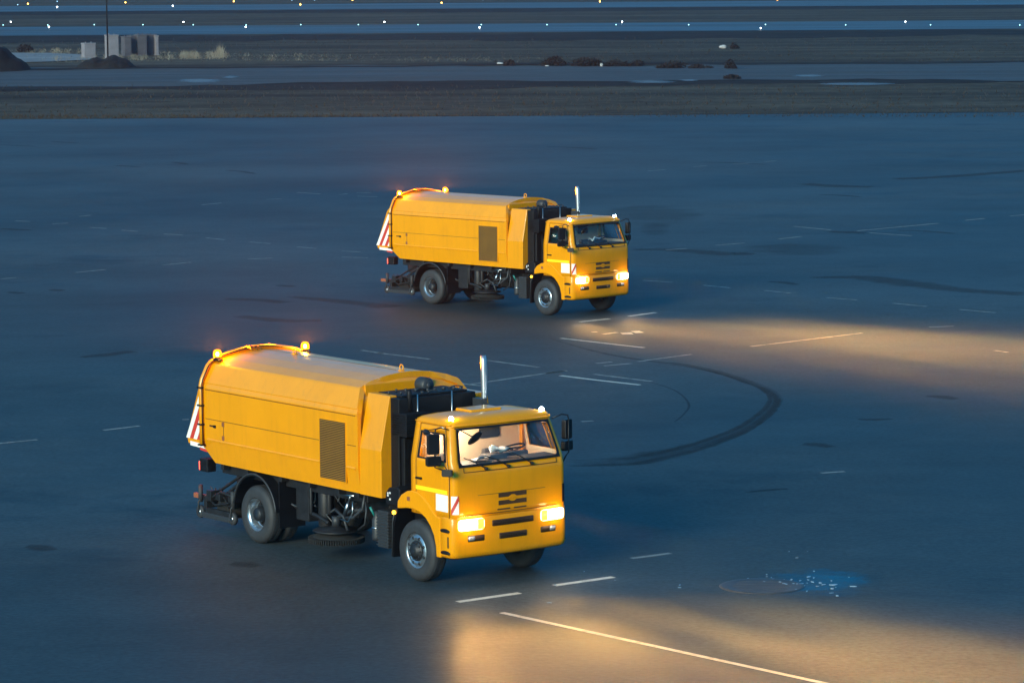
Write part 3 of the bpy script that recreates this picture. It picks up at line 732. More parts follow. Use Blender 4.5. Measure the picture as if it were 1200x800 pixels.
    # frame tube with clipped cable around the rear edge
    edge = [(-1.27, 1.60), (-1.275, 2.2), (-1.275, 2.72), (-1.25, 2.82), (-1.12, 3.07), (-1.05, 3.13), (-.82, 3.225), (-.5, 3.29), (-.25, 3.325), (0, 3.34)]
    full = edge+[(-y, z) for y, z in edge[-2::-1]]
    bm = nb(); tube(bm, [(-6.60, y, z) for y, z in full], .045, 10)
    ft = emit('frame_tube', bm, M_paint_body, T)
    bm = nb(); tube(bm, [(-6.545, y*1.012+(.0), z+.012) for y, z in full[:12]], .012, 6)
    for (y, z) in ((-1.275, 1.62), (-1.278, 2.0), (-1.278, 2.35), (-1.275, 2.68), (-.95, 3.18), (-.3, 3.33)): box(bm, -6.66, -6.53, y-.025-.03, y+.03, z-.015, z+.015)
    emit('cable', bm, M_black, ft)
    # beacons
    for s in (-1, 1):
        b = empty('beacon', T, (-6.50, s*.97, 3.19))
        bm = nb(); box(bm, -.10, .12, -.05, .05, -.03, .0); lathe(bm, [(0, 0), (.055, 0), (.05, .04), (0, .04)], (0, 0, 0), 'z', 16); emit('beacon_base', bm, M_soot, b, bevel=.008)
        bm = nb(); lathe(bm, [(.07, .035), (.078, .05), (.076, .12), (.06, .155), (.03, .172), (0, .176)], (0, 0, 0), 'z', 20, cap0=False); ln = emit('beacon_lens', bm, M_lens, b)
        bm = nb(); lathe(bm, [(0, .05), (.022, .055), (.034, .09), (.022, .125), (0, .13)], (0, 0, 0), 'z', 12); emit('beacon_bulb', bm, M_core, ln)
    # lifting eyes, roof edge rail
    for x in (-2.05, -5.4):
        bm = nb(); tube(bm, [(x+.05*math.cos(a), 0, 3.36+.05*math.sin(a)) for a in [2*PI*i/14 for i in range(14)]], .013, 6, closed=True); box(bm, x-.05, x+.05, -.04, .04, 3.30, 3.318); emit('lifting_eye', bm, M_paint_body, hop)
    bm = nb(); tube(bm, [(-6.4, -.0, 3.30), (-2.2, 0, 3.303)], .008, 5)
    for k in range(3): tube(bm, [(-6.56, -.3+.1*k, 3.37), (-6.3, -.32+.1*k, 3.33)], .012, 5)
    emit('roof_pipe', bm, M_seam, hop)
    return T

# lamps on a truck
def spot(name, T, loc, aim, energy, size, blend, col, rad=.05, wide=1.0):
    L = D.lights.new(name, 'SPOT'); L.energy = energy; L.spot_size = math.radians(size); L.spot_blend = blend; L.color = col; L.shadow_soft_size = rad
    o = D.objects.new(name, L); C.objects.link(o); o.parent = T; o.location = loc
    o.rotation_euler = (Vector(aim)-Vector(loc)).to_track_quat('-Z', 'Y').to_euler(); o.scale = (wide, 1, 1); return o
def point(name, T, loc, energy, col, rad=.05):
    L = D.lights.new(name, 'POINT'); L.energy = energy; L.color = col; L.shadow_soft_size = rad
    o = D.objects.new(name, L); C.objects.link(o); o.parent = T; o.location = loc; return o
WARM = (1, .52, .11)
def low_beam(T, loc, aim, energy, seed):
    """dipped headlight: the reflector throws most light just under the horizon, less towards the bumper, in uneven streaks"""
    o = spot('headlight_beam', T, loc, aim, energy, 165, .3, WARM); L = o.data; L.use_nodes = True
    n, l = L.node_tree.nodes, L.node_tree.links; em = n['Emission']
    tc = n.new('ShaderNodeTexCoord'); sp = n.new('ShaderNodeSeparateXYZ'); l.new(tc.outputs['Normal'], sp.inputs[0])
    def m(op, a, b=None, c=None, clamp=False):
        k = n.new('ShaderNodeMath'); k.operation = op; k.use_clamp = clamp
        for q, v in enumerate((a, b, c)):
            if v is None: continue
            if isinstance(v, (int, float)): k.inputs[q].default_value = v
            else: l.new(v, k.inputs[q])
        return k.outputs[0]
    def ramp(v, a, b, c, d):
        k = n.new('ShaderNodeMapRange'); k.interpolation_type = 'SMOOTHSTEP'; l.new(v, k.inputs[0])
        for q, x in enumerate((a, b, c, d)): k.inputs[q+1].default_value = x
        return k.outputs[0]
    down = m('MULTIPLY', sp.outputs['Y'], DSIGN)
    s_ = m('MAXIMUM', down, 0.0)
    fall = m('DIVIDE', 1.0, m('ADD', m('POWER', s_, 3.35), .00018))
    near = m('MULTIPLY', ramp(s_, .30, .60, 1, 0), ramp(s_, .10, .34, 1, .42))
    hor = ramp(down, -.01, .02, 0, 1)
    az = m('DIVIDE', sp.outputs['X'], m('MAXIMUM', m('ABSOLUTE', sp.outputs['Z']), .05))
    g1 = m('EXPONENT', m('MULTIPLY', m('POWER', m('ABSOLUTE', m('DIVIDE', az, m('MULTIPLY_ADD', s_, 1.5, .16))), 2.0), -1.0))
    cx = n.new('ShaderNodeCombineXYZ'); l.new(m('MULTIPLY', az, 3.2), cx.inputs[0]); l.new(m('MULTIPLY', s_, 5.0), cx.inputs[1]); cx.inputs[2].default_value = seed*3.7
    nz = n.new('ShaderNodeTexNoise'); nz.inputs['Scale'].default_value = 1.0; nz.inputs['Detail'].default_value = 2; l.new(cx.outputs[0], nz.inputs['Vector'])
    st = ramp(nz.outputs['Fac'], .36, .64, .5, 1.5)
    l.new(m('MULTIPLY', m('MULTIPLY', m('MULTIPLY', fall, near), m('MULTIPLY', hor, g1)), st), em.inputs['Strength'])
    return o
DSIGN = -1.0
def lamps(T, k=1.0, bk=1.0):
    for s in (-1, 1):
        y = s*.92
        low_beam(T, (1.20, y, 1.08), (6, y+s*.15, 1.08), 18*k, s)
        point('headlight_halo', T, (1.34, y, 1.09), 3.2, (1, .62, .28), .07)  # added lamp floating before the lens, throws a halo on the bumper
        spot('beacon_halo_spot', T, (-6.50, s*.97, 3.345), (-6.5, s*.97, 5), 5600*bk, 179, .04, (1, .33, .008), .02)  # upward spot added only to light the air above as a halo
        point('beacon_spill', T, (-6.44, s*.95, 3.37), 8*bk, (1, .48, .02), .05)
        point('tail_light', T, (-7.0, s*1.10, 1.2), 3.5, (1, .06, .03), .04)
        point('marker_light', T, (.76, s*.96, 2.90), 1.2, (.8, .9, 1), .02)

def copy_tree(o, parent=None):
    c = o.copy(); C.objects.link(c); c.parent = parent
    for ch in list(o.children): copy_tree(ch, c)
    return c
T1 = make_truck()
T2 = copy_tree(T1)
T1.location = (-.69195, 58.475, 0); T1.rotation_euler.z = -.91763
for o in T2.children:
    if o.name.startswith('wheel') and o.location.x > -1 and not o.name.startswith('wheel_'): o.rotation_euler.z = math.radians(-4)
T2.location = (1.88162, 101.636, 0); T2.rotation_euler.z = -.78288
tag(T1, 'nearer orange street sweeper truck with warmly lit cab and papers on its dashboard', 'truck', 'orange sweeper trucks on the apron')
tag(T2, 'farther orange street sweeper truck with dark unlit cab and blazing amber roof beacons', 'truck', 'orange sweeper trucks on the apron')
lamps(T1, 1.1, 1.8); lamps(T2, 1.5, 1.9)
# cab lamp of the nearer truck
bm = nb(); lathe(bm, [(0, 0), (.07, 0), (.08, -.02), (.06, -.035), (0, -.04)], (.1, -.2, 2.78), 'z', 16); emit('dome_lamp', bm, M_dome, T1)
point('dome_light', T1, (.30, -.45, 2.55), 36, (1, .76, .52), .12)
# front wheels straight; papers on the dashboards
def sheet(T, name, x, y, z, w, h, rz, label, cat, grp=None, n=1, curl=.02):
    bm = nb(); G = [[bm.verts.new(((i/6-.5)*w, (j/5-.5)*h, curl*math.sin(i*1.3)*math.cos(j*.9)+.03*(abs(i/6-.5)*2)**2)) for i in range(7)] for j in range(6)]
    for j in range(5):
        for i in range(6): bm.faces.new((G[j][i], G[j][i+1], G[j+1][i+1], G[j+1][i])).smooth = True
    o = emit(name, bm, M_paper, None); s = o.modifiers.new('thick', 'SOLIDIFY'); s.thickness = .004*n
    o.matrix_world = Matrix.Translation(T.location) @ Matrix.Rotation(T.rotation_euler.z, 4, 'Z') @ Matrix.Translation((x, y, z)) @ Matrix.Rotation(rz, 4, 'Z') @ Matrix.Rotation(math.radians(-14), 4, 'Y')
    return tag(o, label, cat, grp)
sheet(T1, 'paper_sheet', .82, -.45, 2.105, .22, .34, .3, 'white paper sheet with curled edge lying on the lit dashboard above the left grille', 'paper')
sheet(T1, 'paper_sheet', .72, .02, 2.20, .22, .30, -.4, 'crumpled bright white papers heaped at the middle of the lit dashboard', 'paper', n=6, curl=.05)
sheet(T2, 'paper_sheet', .80, .0, 2.19, .24, .34, .2, 'pale papers on the dark dashboard of the farther sweeper', 'paper', n=5, curl=.05)

# ------------------------------------------------------------------ ground
def ground_mat(name, c0, c1, rough, scale, stretch=1.0, bump=.3, spec=.5, c2=None, fine=40, rv=.12, patch=None):
    m = D.materials.new(name); n, l = nodes(m); b = n['Principled BSDF']; b.inputs['Specular IOR Level'].default_value = spec
    geo = n.new('ShaderNodeNewGeometry'); mp = n.new('ShaderNodeMapping'); mp.inputs['Scale'].default_value = (1/stretch, 1, 1)
    l.new(geo.outputs['Position'], mp.inputs[0])
    def noise(sc_, det=6, ro=.6, src=mp):
        x = n.new('ShaderNodeTexNoise'); x.inputs['Scale'].default_value = sc_; x.inputs['Detail'].default_value = det; x.inputs['Roughness'].default_value = ro
        l.new(src.outputs[0] if src is mp else src.outputs['Position'], x.inputs['Vector']); return x
    a = noise(scale); rp = n.new('ShaderNodeValToRGB'); rp.color_ramp.elements[0].position = .34; rp.color_ramp.elements[1].position = .66
    rp.color_ramp.elements[0].color = (*c0, 1); rp.color_ramp.elements[1].color = (*c1, 1); l.new(a.outputs['Fac'], rp.inputs[0])
    out = rp.outputs[0]
    if c2:
        x = noise(scale*3.7, 8, .7); mr = n.new('ShaderNodeMapRange'); mr.inputs[1].default_value = .56; mr.inputs[2].default_value = .68; l.new(x.outputs['Fac'], mr.inputs[0])
        mx = n.new('ShaderNodeMix'); mx.data_type = 'RGBA'; l.new(mr.outputs[0], mx.inputs[0]); l.new(out, mx.inputs[6]); mx.inputs[7].default_value = (*c2, 1); out = mx.outputs[2]
    f = noise(fine, 3, .6, geo); mr = n.new('ShaderNodeMapRange'); mr.inputs[1].default_value = .3; mr.inputs[2].default_value = .7; mr.inputs[3].default_value = .7; mr.inputs[4].default_value = 1.3; l.new(f.outputs['Fac'], mr.inputs[0])
    mx = n.new('ShaderNodeMix'); mx.data_type = 'RGBA'; mx.blend_type = 'MULTIPLY'; mx.inputs[0].default_value = 1; l.new(out, mx.inputs[6]); l.new(mr.outputs[0], mx.inputs[7]); out = mx.outputs[2]
    f2 = noise(fine*.12, 6, .75, geo); m2 = n.new('ShaderNodeMapRange'); m2.inputs[1].default_value = .3; m2.inputs[2].default_value = .7; m2.inputs[3].default_value = .82; m2.inputs[4].default_value = 1.18; l.new(f2.outputs['Fac'], m2.inputs[0])
    mx = n.new('ShaderNodeMix'); mx.data_type = 'RGBA'; mx.blend_type = 'MULTIPLY'; mx.inputs[0].default_value = 1; l.new(out, mx.inputs[6]); l.new(m2.outputs[0], mx.inputs[7]); out = mx.outputs[2]
    l.new(out, b.inputs['Base Color'])
    r = noise(scale*2.1, 5); mr = n.new('ShaderNodeMapRange'); mr.inputs[1].default_value = .3; mr.inputs[2].default_value = .7; mr.inputs[3].default_value = rough-rv; mr.inputs[4].default_value = rough+rv; l.new(r.outputs['Fac'], mr.inputs[0]); l.new(mr.outputs[0], b.inputs['Roughness'])
    bp = n.new('ShaderNodeBump'); bp.inputs['Strength'].default_value = bump; bp.inputs['Distance'].default_value = .008; l.new(f.outputs['Fac'], bp.inputs['Height']); l.new(bp.outputs[0], b.inputs['Normal'])
    return m
M_asph = ground_mat("apron_asphalt", (.019, .033, .042), (.054, .068, .073), .64, .055, 1.3, .9, c2=(.017, .028, .036), fine=9, rv=.05, spec=.30)
M_grass = ground_mat("dry_grass_soil", (.030, .029, .026), (.095, .082, .062), .95, .09, 5, .6, spec=.05, c2=(.02, .02, .018), fine=.8)
M_strip = ground_mat("runway_asphalt", (.04, .042, .045), (.055, .056, .058), .56, .05, 6, .05, fine=2)
M_gravel = ground_mat("wet_gravel", (.022, .024, .027), (.045, .046, .047), .8, .12, 6, .2, c2=(.03, .032, .034), fine=1.2)
M_dark = ground_mat("dark_soil", (.014, .015, .016), (.03, .03, .03), .95, .2, 5, .5, spec=.05, fine=.8)
M_pale = ground_mat("pale_concrete_path", (.14, .14, .14), (.24, .235, .23), .8, .2, 3, .2, fine=1.5)
def strip(name, pts_near, pts_far, z, mat, kind='structure', label=None, cat=None):
    """sheet between two polylines of ground points"""
    bm = nb(); a = [bm.verts.new((p[0], p[1], z)) for p in pts_near]; b = [bm.verts.new((p[0], p[1], z)) for p in pts_far]
    for i in range(len(a)-1): bm.faces.new((a[i], a[i+1], b[i+1], b[i]))
    o = emit(name, bm, mat); o['kind'] = kind
    return o
def sheetrect(name, x0, x1, y0, y1, z, mat, n=1):
    bm = nb(); vs = [bm.verts.new(p) for p in ((x0, y0, z), (x1, y0, z), (x1, y1, z), (x0, y1, z))]; bm.faces.new(vs); o = emit(name, bm, mat); o['kind'] = 'structure'; return o
sheetrect('ground', -8000, 8000, -300, 30000, -.10, M_grass)
sheetrect('apron', -400, 400, -60, 225.6, 0, M_asph)
def band(name, v0, v1, mat, z, x0=-400, x1=400, wig=0, seed=0, step=2.5):
    """band across the field between the depths seen at photo rows v0 (near) and v1 (far)"""
    y0 = g(600, v0).y; y1 = g(600, v1).y; rn = random.Random(seed); n_ = int((x1-x0)/step); A = []; B = []
    ph = [rn.uniform(0, 6) for _ in range(8)]
    def w(x, o): return sum(math.sin(x*f+ph[(i+o) % 8])/(i+1) for i, f in enumerate((.07, .16, .37, .8)))*wig
    for i in range(n_+1):
        x = x0+(x1-x0)*i/n_; A.append((x, y0+w(x, 0)+rn.uniform(-.3, .3)*wig)); B.append((x, y1+w(x, 3)+rn.uniform(-.3, .3)*wig))
    return strip(name, A, B, z, mat)
band('soil_strip', 138.4, 134, M_dark, -.08, wig=.5, seed=1)
band('soil_strip', 101, 93, M_dark, -.08, wig=3.5, seed=2)
band('gravel_track', 95.5, 76, M_gravel, -.06, wig=3.0, seed=3)
band('soil_strip', 76.8, 75, M_dark, -.04, wig=2.5, seed=4)
band('soil_strip', 46, 38, M_dark, -.08, wig=5, seed=5)
sheetrect('taxiway', -600, 600, g(600, 37.5).y, g(600, 27.4).y, -.06, M_strip)
band('soil_strip', 13.5, 9.5, M_dark, -.08, wig=4, seed=6)
sheetrect('runway', -900, 900, g(600, 9.5).y, g(600, 9.5).y+75, -.06, M_strip)

# painted markings (photo ends of every dash laid on the ground)
M_line = pmat("worn_line_paint", (.30, .30, .27), .7, dirt=((.06, .06, .06), 3.0, .46, .85))
M_line2 = pmat("fresh_line_paint", (.60, .57, .48), .6, dirt=((.12, .12, .11), 4.0, .50, .7))
def s4(l): return [tuple((l[0][0]+a/l[1]) if i % 2 == 0 else (l[0][1]+a/l[1]) for i, a in enumerate(q)) for q in l[2]]
worn = []
worn += s4(((0, 130), 2.667, [(48, 344, 95, 346), (163, 353, 213, 351), (248, 330, 285, 326), (280, 364, 333, 368), (380, 373, 431, 377), (512, 385, 573, 388), (643, 397, 703, 403), (780, 410, 846, 415), (927, 425, 988, 430), (1067, 438, 1127, 441), (1067, 457, 1150, 459), (775, 463, 853, 460), (510, 482, 597, 473), (237, 505, 330, 496), (-60, 531, 50, 521), (928, 255, 1003, 260), (630, 294, 692, 288), (832, 277, 880, 275), (1060, 262, 1087, 259), (1115, 256, 1160, 256), (1118, 267, 1180, 269), (1130, 748, 1200, 758)]))
worn += s4(((740, 130), 2.609, [(50, 184, 105, 180), (190, 171, 230, 168), (308, 163, 362, 160), (408, 156, 442, 153), (495, 353, 610, 364), (690, 367, 937, 344), (728, 373, 857, 382), (1020, 335, 1080, 329), (1157, 322, 1230, 315), (258, 411, 345, 404), (450, 392, 520, 384), (105, 425, 168, 421), (35, 518, 125, 524), (220, 533, 302, 541), (407, 549, 486, 557), (597, 571, 690, 578), (800, 588, 903, 598), (1003, 607, 1113, 617), (910, 661, 985, 658), (20, 766, 183, 744), (365, 720, 705, 679), (1110, 732, 1150, 738)]))
worn += s4(((640, 340), 2.143, [(120, 211, 265, 229), (0, 209, 50, 202), (125, 184, 165, 180), (145, 190, 215, 184), (690, 459, 750, 455), (88, 330, 118, 328)]))
worn += s4(((440, 400), 4.704, [(0, 62, 300, 98), (440, 228, 580, 245), (520, 237, 1050, 160), (610, 104, 900, 143)]))
worn += s4(((0, 400), 2.0, [(-30, 242, 87, 230), (243, 208, 327, 198), (427, 183, 443, 183)]))
worn += [(740, 654, 786, 648)]
fresh = s4(((640, 350), 7.275, [(125, 337, 835, 418), (120, 655, 400, 690), (400, 690, 800, 735), (285, 198, 540, 172), (705, 150, 935, 118), (390, 285, 435, 282), (485, 303, 605, 287)]))
fresh += s4(((500, 600), 1.714, [(62, 180, 187, 162), (256, 147, 375, 130)]))
glints = s4(((640, 350), 7.275, [(640, 297, 735, 295), (740, 285, 815, 282)]))  # bright puddle glints, painted as flat white patches
def dashes(lst, wd, z, mat, name):
    bm = nb()
    for q in lst:
        a, b = g(q[0], q[1]), g(q[2], q[3]); d = (b-a).normalized(); s = Vector((-d.y, d.x, 0))*wd/2
        vs = [bm.verts.new((p.x, p.y, z)) for p in (a-s, b-s, b+s, a+s)]; bm.faces.new(vs)
    o = emit(name, bm, mat); o['kind'] = 'structure'; return o
dashes(worn, .13, .004, M_line, 'painted_markings'); dashes(fresh, .15, .004, M_line2, 'painted_markings'); dashes(glints, .45, .004, M_line2, 'painted_markings')
a, b = g(588, 717.5), g(500+830/1.714, 600+350/1.714)
dashes([(588, 717.5, 500+830/1.714, 600+350/1.714)], .12, .0045, M_line2, 'painted_markings')

# skid marks, stains: thin worn sheets with noise-broken edges
def mark_mat(name, col, strength, rough, sc_=1.2, stretch=(1, 1, 1), radial=False, spec=.5, lo=.35, amp=2.6):
    m = D.materials.new(name); n, l = nodes(m); b = n['Principled BSDF']; o = n['Material Output']
    b.inputs['Base Color'].default_value = (*col, 1); b.inputs['Roughness'].default_value = rough; b.inputs['Specular IOR Level'].default_value = spec
    uv = n.new('ShaderNodeUVMap'); sep = n.new('ShaderNodeSeparateXYZ'); l.new(uv.outputs[0], sep.inputs[0])
    geo = n.new('ShaderNodeNewGeometry'); mp = n.new('ShaderNodeMapping'); mp.inputs['Scale'].default_value = stretch; l.new(geo.outputs['Position'], mp.inputs[0])
    x = n.new('ShaderNodeTexNoise'); x.inputs['Scale'].default_value = sc_; x.inputs['Detail'].default_value = 7; x.inputs['Roughness'].default_value = .65; l.new(mp.outputs[0], x.inputs['Vector'])
    # v in -1..1 across: 1-v^2
    def math_(op, a, bb=None):
        k = n.new('ShaderNodeMath'); k.operation = op
        for i, q in enumerate((a, bb)):
            if q is None: continue
            if isinstance(q, (int, float)): k.inputs[i].default_value = q
            else: l.new(q, k.inputs[i])
        return k.outputs[0]
    e = math_('MULTIPLY', sep.outputs['Y'], sep.outputs['Y'])
    u = math_('MULTIPLY', sep.outputs['X'], sep.outputs['X'])
    rr = math_('ADD', e, u) if radial else math_('MAXIMUM', e, math_('POWER', u, 4.0))
    fall = math_('SUBTRACT', 1.0, rr)
    t = math_('ADD', fall, math_('MULTIPLY', math_('SUBTRACT', x.outputs['Fac'], 0.5), amp))
    mr = n.new('ShaderNodeMapRange'); mr.inputs[1].default_value = lo; mr.inputs[2].default_value = lo+.7; mr.inputs[4].default_value = strength; l.new(t, mr.inputs[0])
    # never past the sheet's rim
    mk = n.new('ShaderNodeMapRange'); mk.inputs[1].default_value = 0; mk.inputs[2].default_value = .3; l.new(fall, mk.inputs[0])
    fac = math_('MULTIPLY', mr.outputs[0], mk.outputs[0])
    tr = n.new('ShaderNodeBsdfTransparent'); mx = n.new('ShaderNodeMixShader'); l.new(fac, mx.inputs[0]); l.new(tr.outputs[0], mx.inputs[1]); l.new(b.outputs[0], mx.inputs[2]); l.new(mx.outputs[0], o.inputs[0])
    return m
M_skid = mark_mat("tyre_rubber_mark", (.016, .016, .018), .36, .8, 1.6, amp=1.5, lo=.15)
M_stain = mark_mat("oil_stain", (.02, .021, .024), .22, .7, .30, (.4, 1, 1), radial=True, lo=.1, amp=3.6)
M_puddle = mark_mat("shallow_puddle", (.01, .02, .03), .5, .10, 1.1, (.5, 1, 1), radial=True, lo=.25, amp=3.4)
def ribbon(bm, uvl, pts, ws, z):
    P3 = [g(*p) for p in pts]; rows = []
    # smooth resample
    def cr(i, t):
        p0, p1, p2, p3 = (P3[max(0, min(len(P3)-1, i+k))] for k in (-1, 0, 1, 2))
        return .5*((2*p1)+(p2-p0)*t+(2*p0-5*p1+4*p2-p3)*t*t+(3*p1-p0-3*p2+p3)*t**3)
    L = []; W = []
    for i in range(len(P3)-1):
        for k in range(8): L.append(cr(i, k/8)); W.append(ws[i]+(ws[i+1]-ws[i])*k/8)
    L.append(P3[-1]); W.append(ws[-1])
    for i, p in enumerate(L):
        d = (L[min(i+1, len(L)-1)]-L[max(i-1, 0)]).normalized(); s = Vector((-d.y, d.x, 0))*W[i]*.34
        rows.append((bm.verts.new((p.x-s.x, p.y-s.y, z)), bm.verts.new((p.x, p.y, z)), bm.verts.new((p.x+s.x, p.y+s.y, z)), -1+2*i/(len(L)-1)))
    for a, b in zip(rows, rows[1:]):
        for k in (0, 1):
            f = bm.faces.new((a[k], b[k], b[k+1], a[k+1]))
            for lp, (u, v) in zip(f.loops, ((a[3], k-1), (b[3], k-1), (b[3], k), (a[3], k))): lp[uvl].uv = (u, v)
def patch(bm, uvl, u0, v0, u1, v1, z):
    c = [g(u0, v1), g(u1, v1), g(u1, v0), g(u0, v0)]; vs = [bm.verts.new((p.x, p.y, z)) for p in c]; f = bm.faces.new(vs)
    for lp, q in zip(f.loops, ((-1, -1), (1, -1), (1, 1), (-1, 1))): lp[uvl].uv = q
def z6(x, y): return (640+x/2.143, 340+y/2.143)
def z5(x, y): return (740+x/2.609, 130+y/2.609)
def z4_(x, y): return (x/2.667, 130+y/2.667)
bm = nb(); uvl = bm.loops.layers.uv.new('UVMap')
ARC = [z6(-20, 112), z6(130, 155), z6(260, 178), z6(340, 186), z6(430, 205), z6(500, 228), z6(550, 248), z6(576, 270), z6(568, 293), z6(545, 315), z6(500, 345), z6(440, 370), z6(370, 393), z6(290, 412), z6(200, 428), z6(40, 432)]
def off(pts, du, dv): return [(p[0]+du, p[1]+dv) for p in pts]
ribbon(bm, uvl, ARC, [.2, .3, .4, .5, .55, .6, .6, .6, .6, .7, .8, 1.0, 1.4, 2.0, 2.2, .6], .002)
ribbon(bm, uvl, off(ARC[2:13], 2, 2.2), [.1, .2, .25, .3, .3, .3, .35, .35, .4, .4, .4], .0026)
ribbon(bm, uvl, off(ARC[6:15], -7, -1.2), [.1, .2, .25, .25, .3, .3, .4, .5, .3], .0028)
ribbon(bm, uvl, off(ARC[9:16], 3, 4.2), [.1, .25, .3, .35, .5, .6, .3], .003)
ribbon(bm, uvl, [z6(230, 222), z6(320, 250), z6(358, 285), z6(345, 312), z6(320, 332)], [.08, .1, .12, .1, .1], .0025)
ribbon(bm, uvl, [z5(540, 510), z5(700, 509), z5(830, 525), z5(1000, 547), z5(1230, 561)], [.6, 2.4, 2.8, 2.2, 2], .002)
ribbon(bm, uvl, [z5(520, 222), z5(620, 230), z5(740, 233)], [1.5, 3, 1.5], .002)
ribbon(bm, uvl, [z5(800, 208), z5(950, 202), z5(1230, 181)], [2, 2.6, 2], .002)
ribbon(bm, uvl, [z5(605, 368), z5(650, 371), z5(720, 373)], [1, 2, 1], .0025)
ribbon(bm, uvl, [z5(0, 424), z5(130, 425), z5(290, 437), z5(370, 434)], [1.2, 2, 2.6, 1], .002)
ribbon(bm, uvl, [z4_(900, 580), z4_(1060, 594), z4_(1230, 614)], [.8, 1.6, 2], .002)
ribbon(bm, uvl, [z4_(700, 588), z4_(800, 590), z4_(900, 600)], [1, 1.4, 1], .002)
ribbon(bm, uvl, [z4_(740, 640), z4_(880, 655), z4_(1010, 655)], [1, 1.6, 1], .002)
ribbon(bm, uvl, [z4_(250, 770), z4_(330, 762), z4_(420, 750)], [.6, 1.2, .7], .002)
ribbon(bm, uvl, [z6(500, 508), z6(550, 502), z6(610, 498)], [.3, .45, .3], .002)
ribbon(bm, uvl, [z6(780, 323), z6(820, 325), z6(870, 322)], [.3, .8, .4], .002)
for q in ((0, 170, 45, 172), (60, 166, 92, 168), (135, 194, 165, 196), (200, 190, 220, 193), (265, 200, 300, 204), (0, 268, 38, 270), (10, 342, 26, 344), (60, 339, 72, 341), (325, 334, 345, 336), (900, 330, 935, 334), (940, 520, 975, 524), (1085, 464, 1120, 468), (640, 172, 700, 175), (820, 190, 900, 193), (1050, 270, 1120, 274), (960, 228, 1010, 231), (30, 640, 60, 645), (270, 660, 300, 664)):
    ribbon(bm, uvl, [(q[0], q[1]), ((q[0]+q[2])/2, q[1]+1), (q[2], q[3])], [.5, 1.0, .5], .003)
o = emit('tyre_marks', bm, M_skid); o['kind'] = 'structure'
bm = nb(); uvl = bm.loops.layers.uv.new('UVMap')
for q in ((700, 240, 830, 265), (745, 258, 790, 277), (860, 285, 1010, 300)): patch(bm, uvl, *q, .0015)
o = emit('oil_stains', bm, M_stain); o['kind'] = 'structure'
# puddle with broken ice
bm = nb(); uvl = bm.loops.layers.uv.new('UVMap'); patch(bm, uvl, 868, 662, 1030, 705, .005); o = emit('puddle', bm, M_puddle); o['kind'] = 'structure'
M_ice = pmat("ice_crumbs", (.35, .45, .52), .25)
bm = nb(); rn = random.Random(9)
for k in range(46):
    if k < 36: u = rn.gauss(945, 32); v = rn.gauss(682+.06*(u-945), 6.5)
    else: u = rn.uniform(640, 1060); v = rn.gauss(678, 22)
    p = g(u, v); r = rn.uniform(.006, .022)*(1.5 if k < 30 else 1)
    m = Matrix.Translation((p.x, p.y, .008)) @ Matrix.Rotation(rn.uniform(0, 6), 4, 'Z') @ Matrix.Diagonal((rn.uniform(.8, 3.2), 1, .35, 1))
    q = bmesh.ops.create_icosphere(bm, subdivisions=1, radius=r, matrix=m)
tag(emit('ice_crumbs', bm, M_ice), 'scattered white ice crumbs on and around the puddle', 'ice', kind='stuff')
# manhole cover beside it
pc = g(893, 686.5); bm = nb(); lathe(bm, [(0, .006), (.60, .006), (.64, .012), (.70, .012), (.72, .0)], (0, 0, 0), 'z', 40)
for k in range(7): box(bm, -.5+.05*abs(k-3), .5-.05*abs(k-3), -.45+.15*k-.02, -.45+.15*k+.02, .006, .011)
mh = emit('manhole_cover', bm, pmat('worn_iron', (.045, .045, .048), .55, var=.3, vscale=3), None); mh.location = (pc.x, pc.y, 0)
tag(mh, 'round dark iron manhole cover set in the asphalt beside the blue puddle', 'manhole cover')

# ------------------------------------------------------------------ far field things
# pale puddles and ice on the gravel
M_wet = mark_mat("still_water", (.30, .32, .34), .45, .45, .5, (.2, 1, 1), radial=True, lo=.1)
bm = nb(); uvl = bm.loops.layers.uv.new('UVMap')
for q in ((206, 91.5, 262, 97), (258, 88.5, 282, 92), (732, 93.5, 795, 97.5), (795, 92.5, 820, 95), (955, 96, 1055, 100), (925, 87, 970, 90), (0, 61.5, 12, 63)): patch(bm, uvl, *q, -.03)
o = emit('puddles', bm, M_wet); o['kind'] = 'structure'
strip('concrete_path', [g(-40, 74), g(60, 72), g(110, 69.5)], [g(-40, 61.5), g(60, 62), g(100, 64)], -.02, M_pale)
# dirt mounds
def mound(name, u0, u1, vb, h, dep, seed):
    a, b = g(u0, vb), g(u1, vb); cx = (a.x+b.x)/2; w = (b.x-a.x)/2; rn = random.Random(seed); bm = nb(); n_, m_ = 40, 16
    ph = [rn.uniform(0, 6) for _ in range(4)]
    G = []
    for j in range(m_+1):
        row = []
        for i in range(n_+1):
            x = -1+2*i/n_; y = -1+2*j/m_; r = max(0, 1-(abs(x)**2.4)-(y*y)); z = h*r**.8*(1+.15*math.sin(5*x+ph[0])+.1*math.sin(11*x+ph[1])+.1*math.sin(7*y+ph[2]))+(rn.uniform(-.04, .04) if r > 0 else 0)
            row.append(bm.verts.new((cx+x*w, a.y+dep*(1+y), z-.1)))
        G.append(row)
    for j in range(m_):
        for i in range(n_): bm.faces.new((G[j][i], G[j][i+1], G[j+1][i+1], G[j+1][i])).smooth = True
    o = emit(name, bm, M_dark); o['kind'] = 'structure'
mound('dirt_mound', -60, 24, 84, 1.9, 5, 1); mound('dirt_mound', 84, 152, 80.5, 1.0, 4, 2)
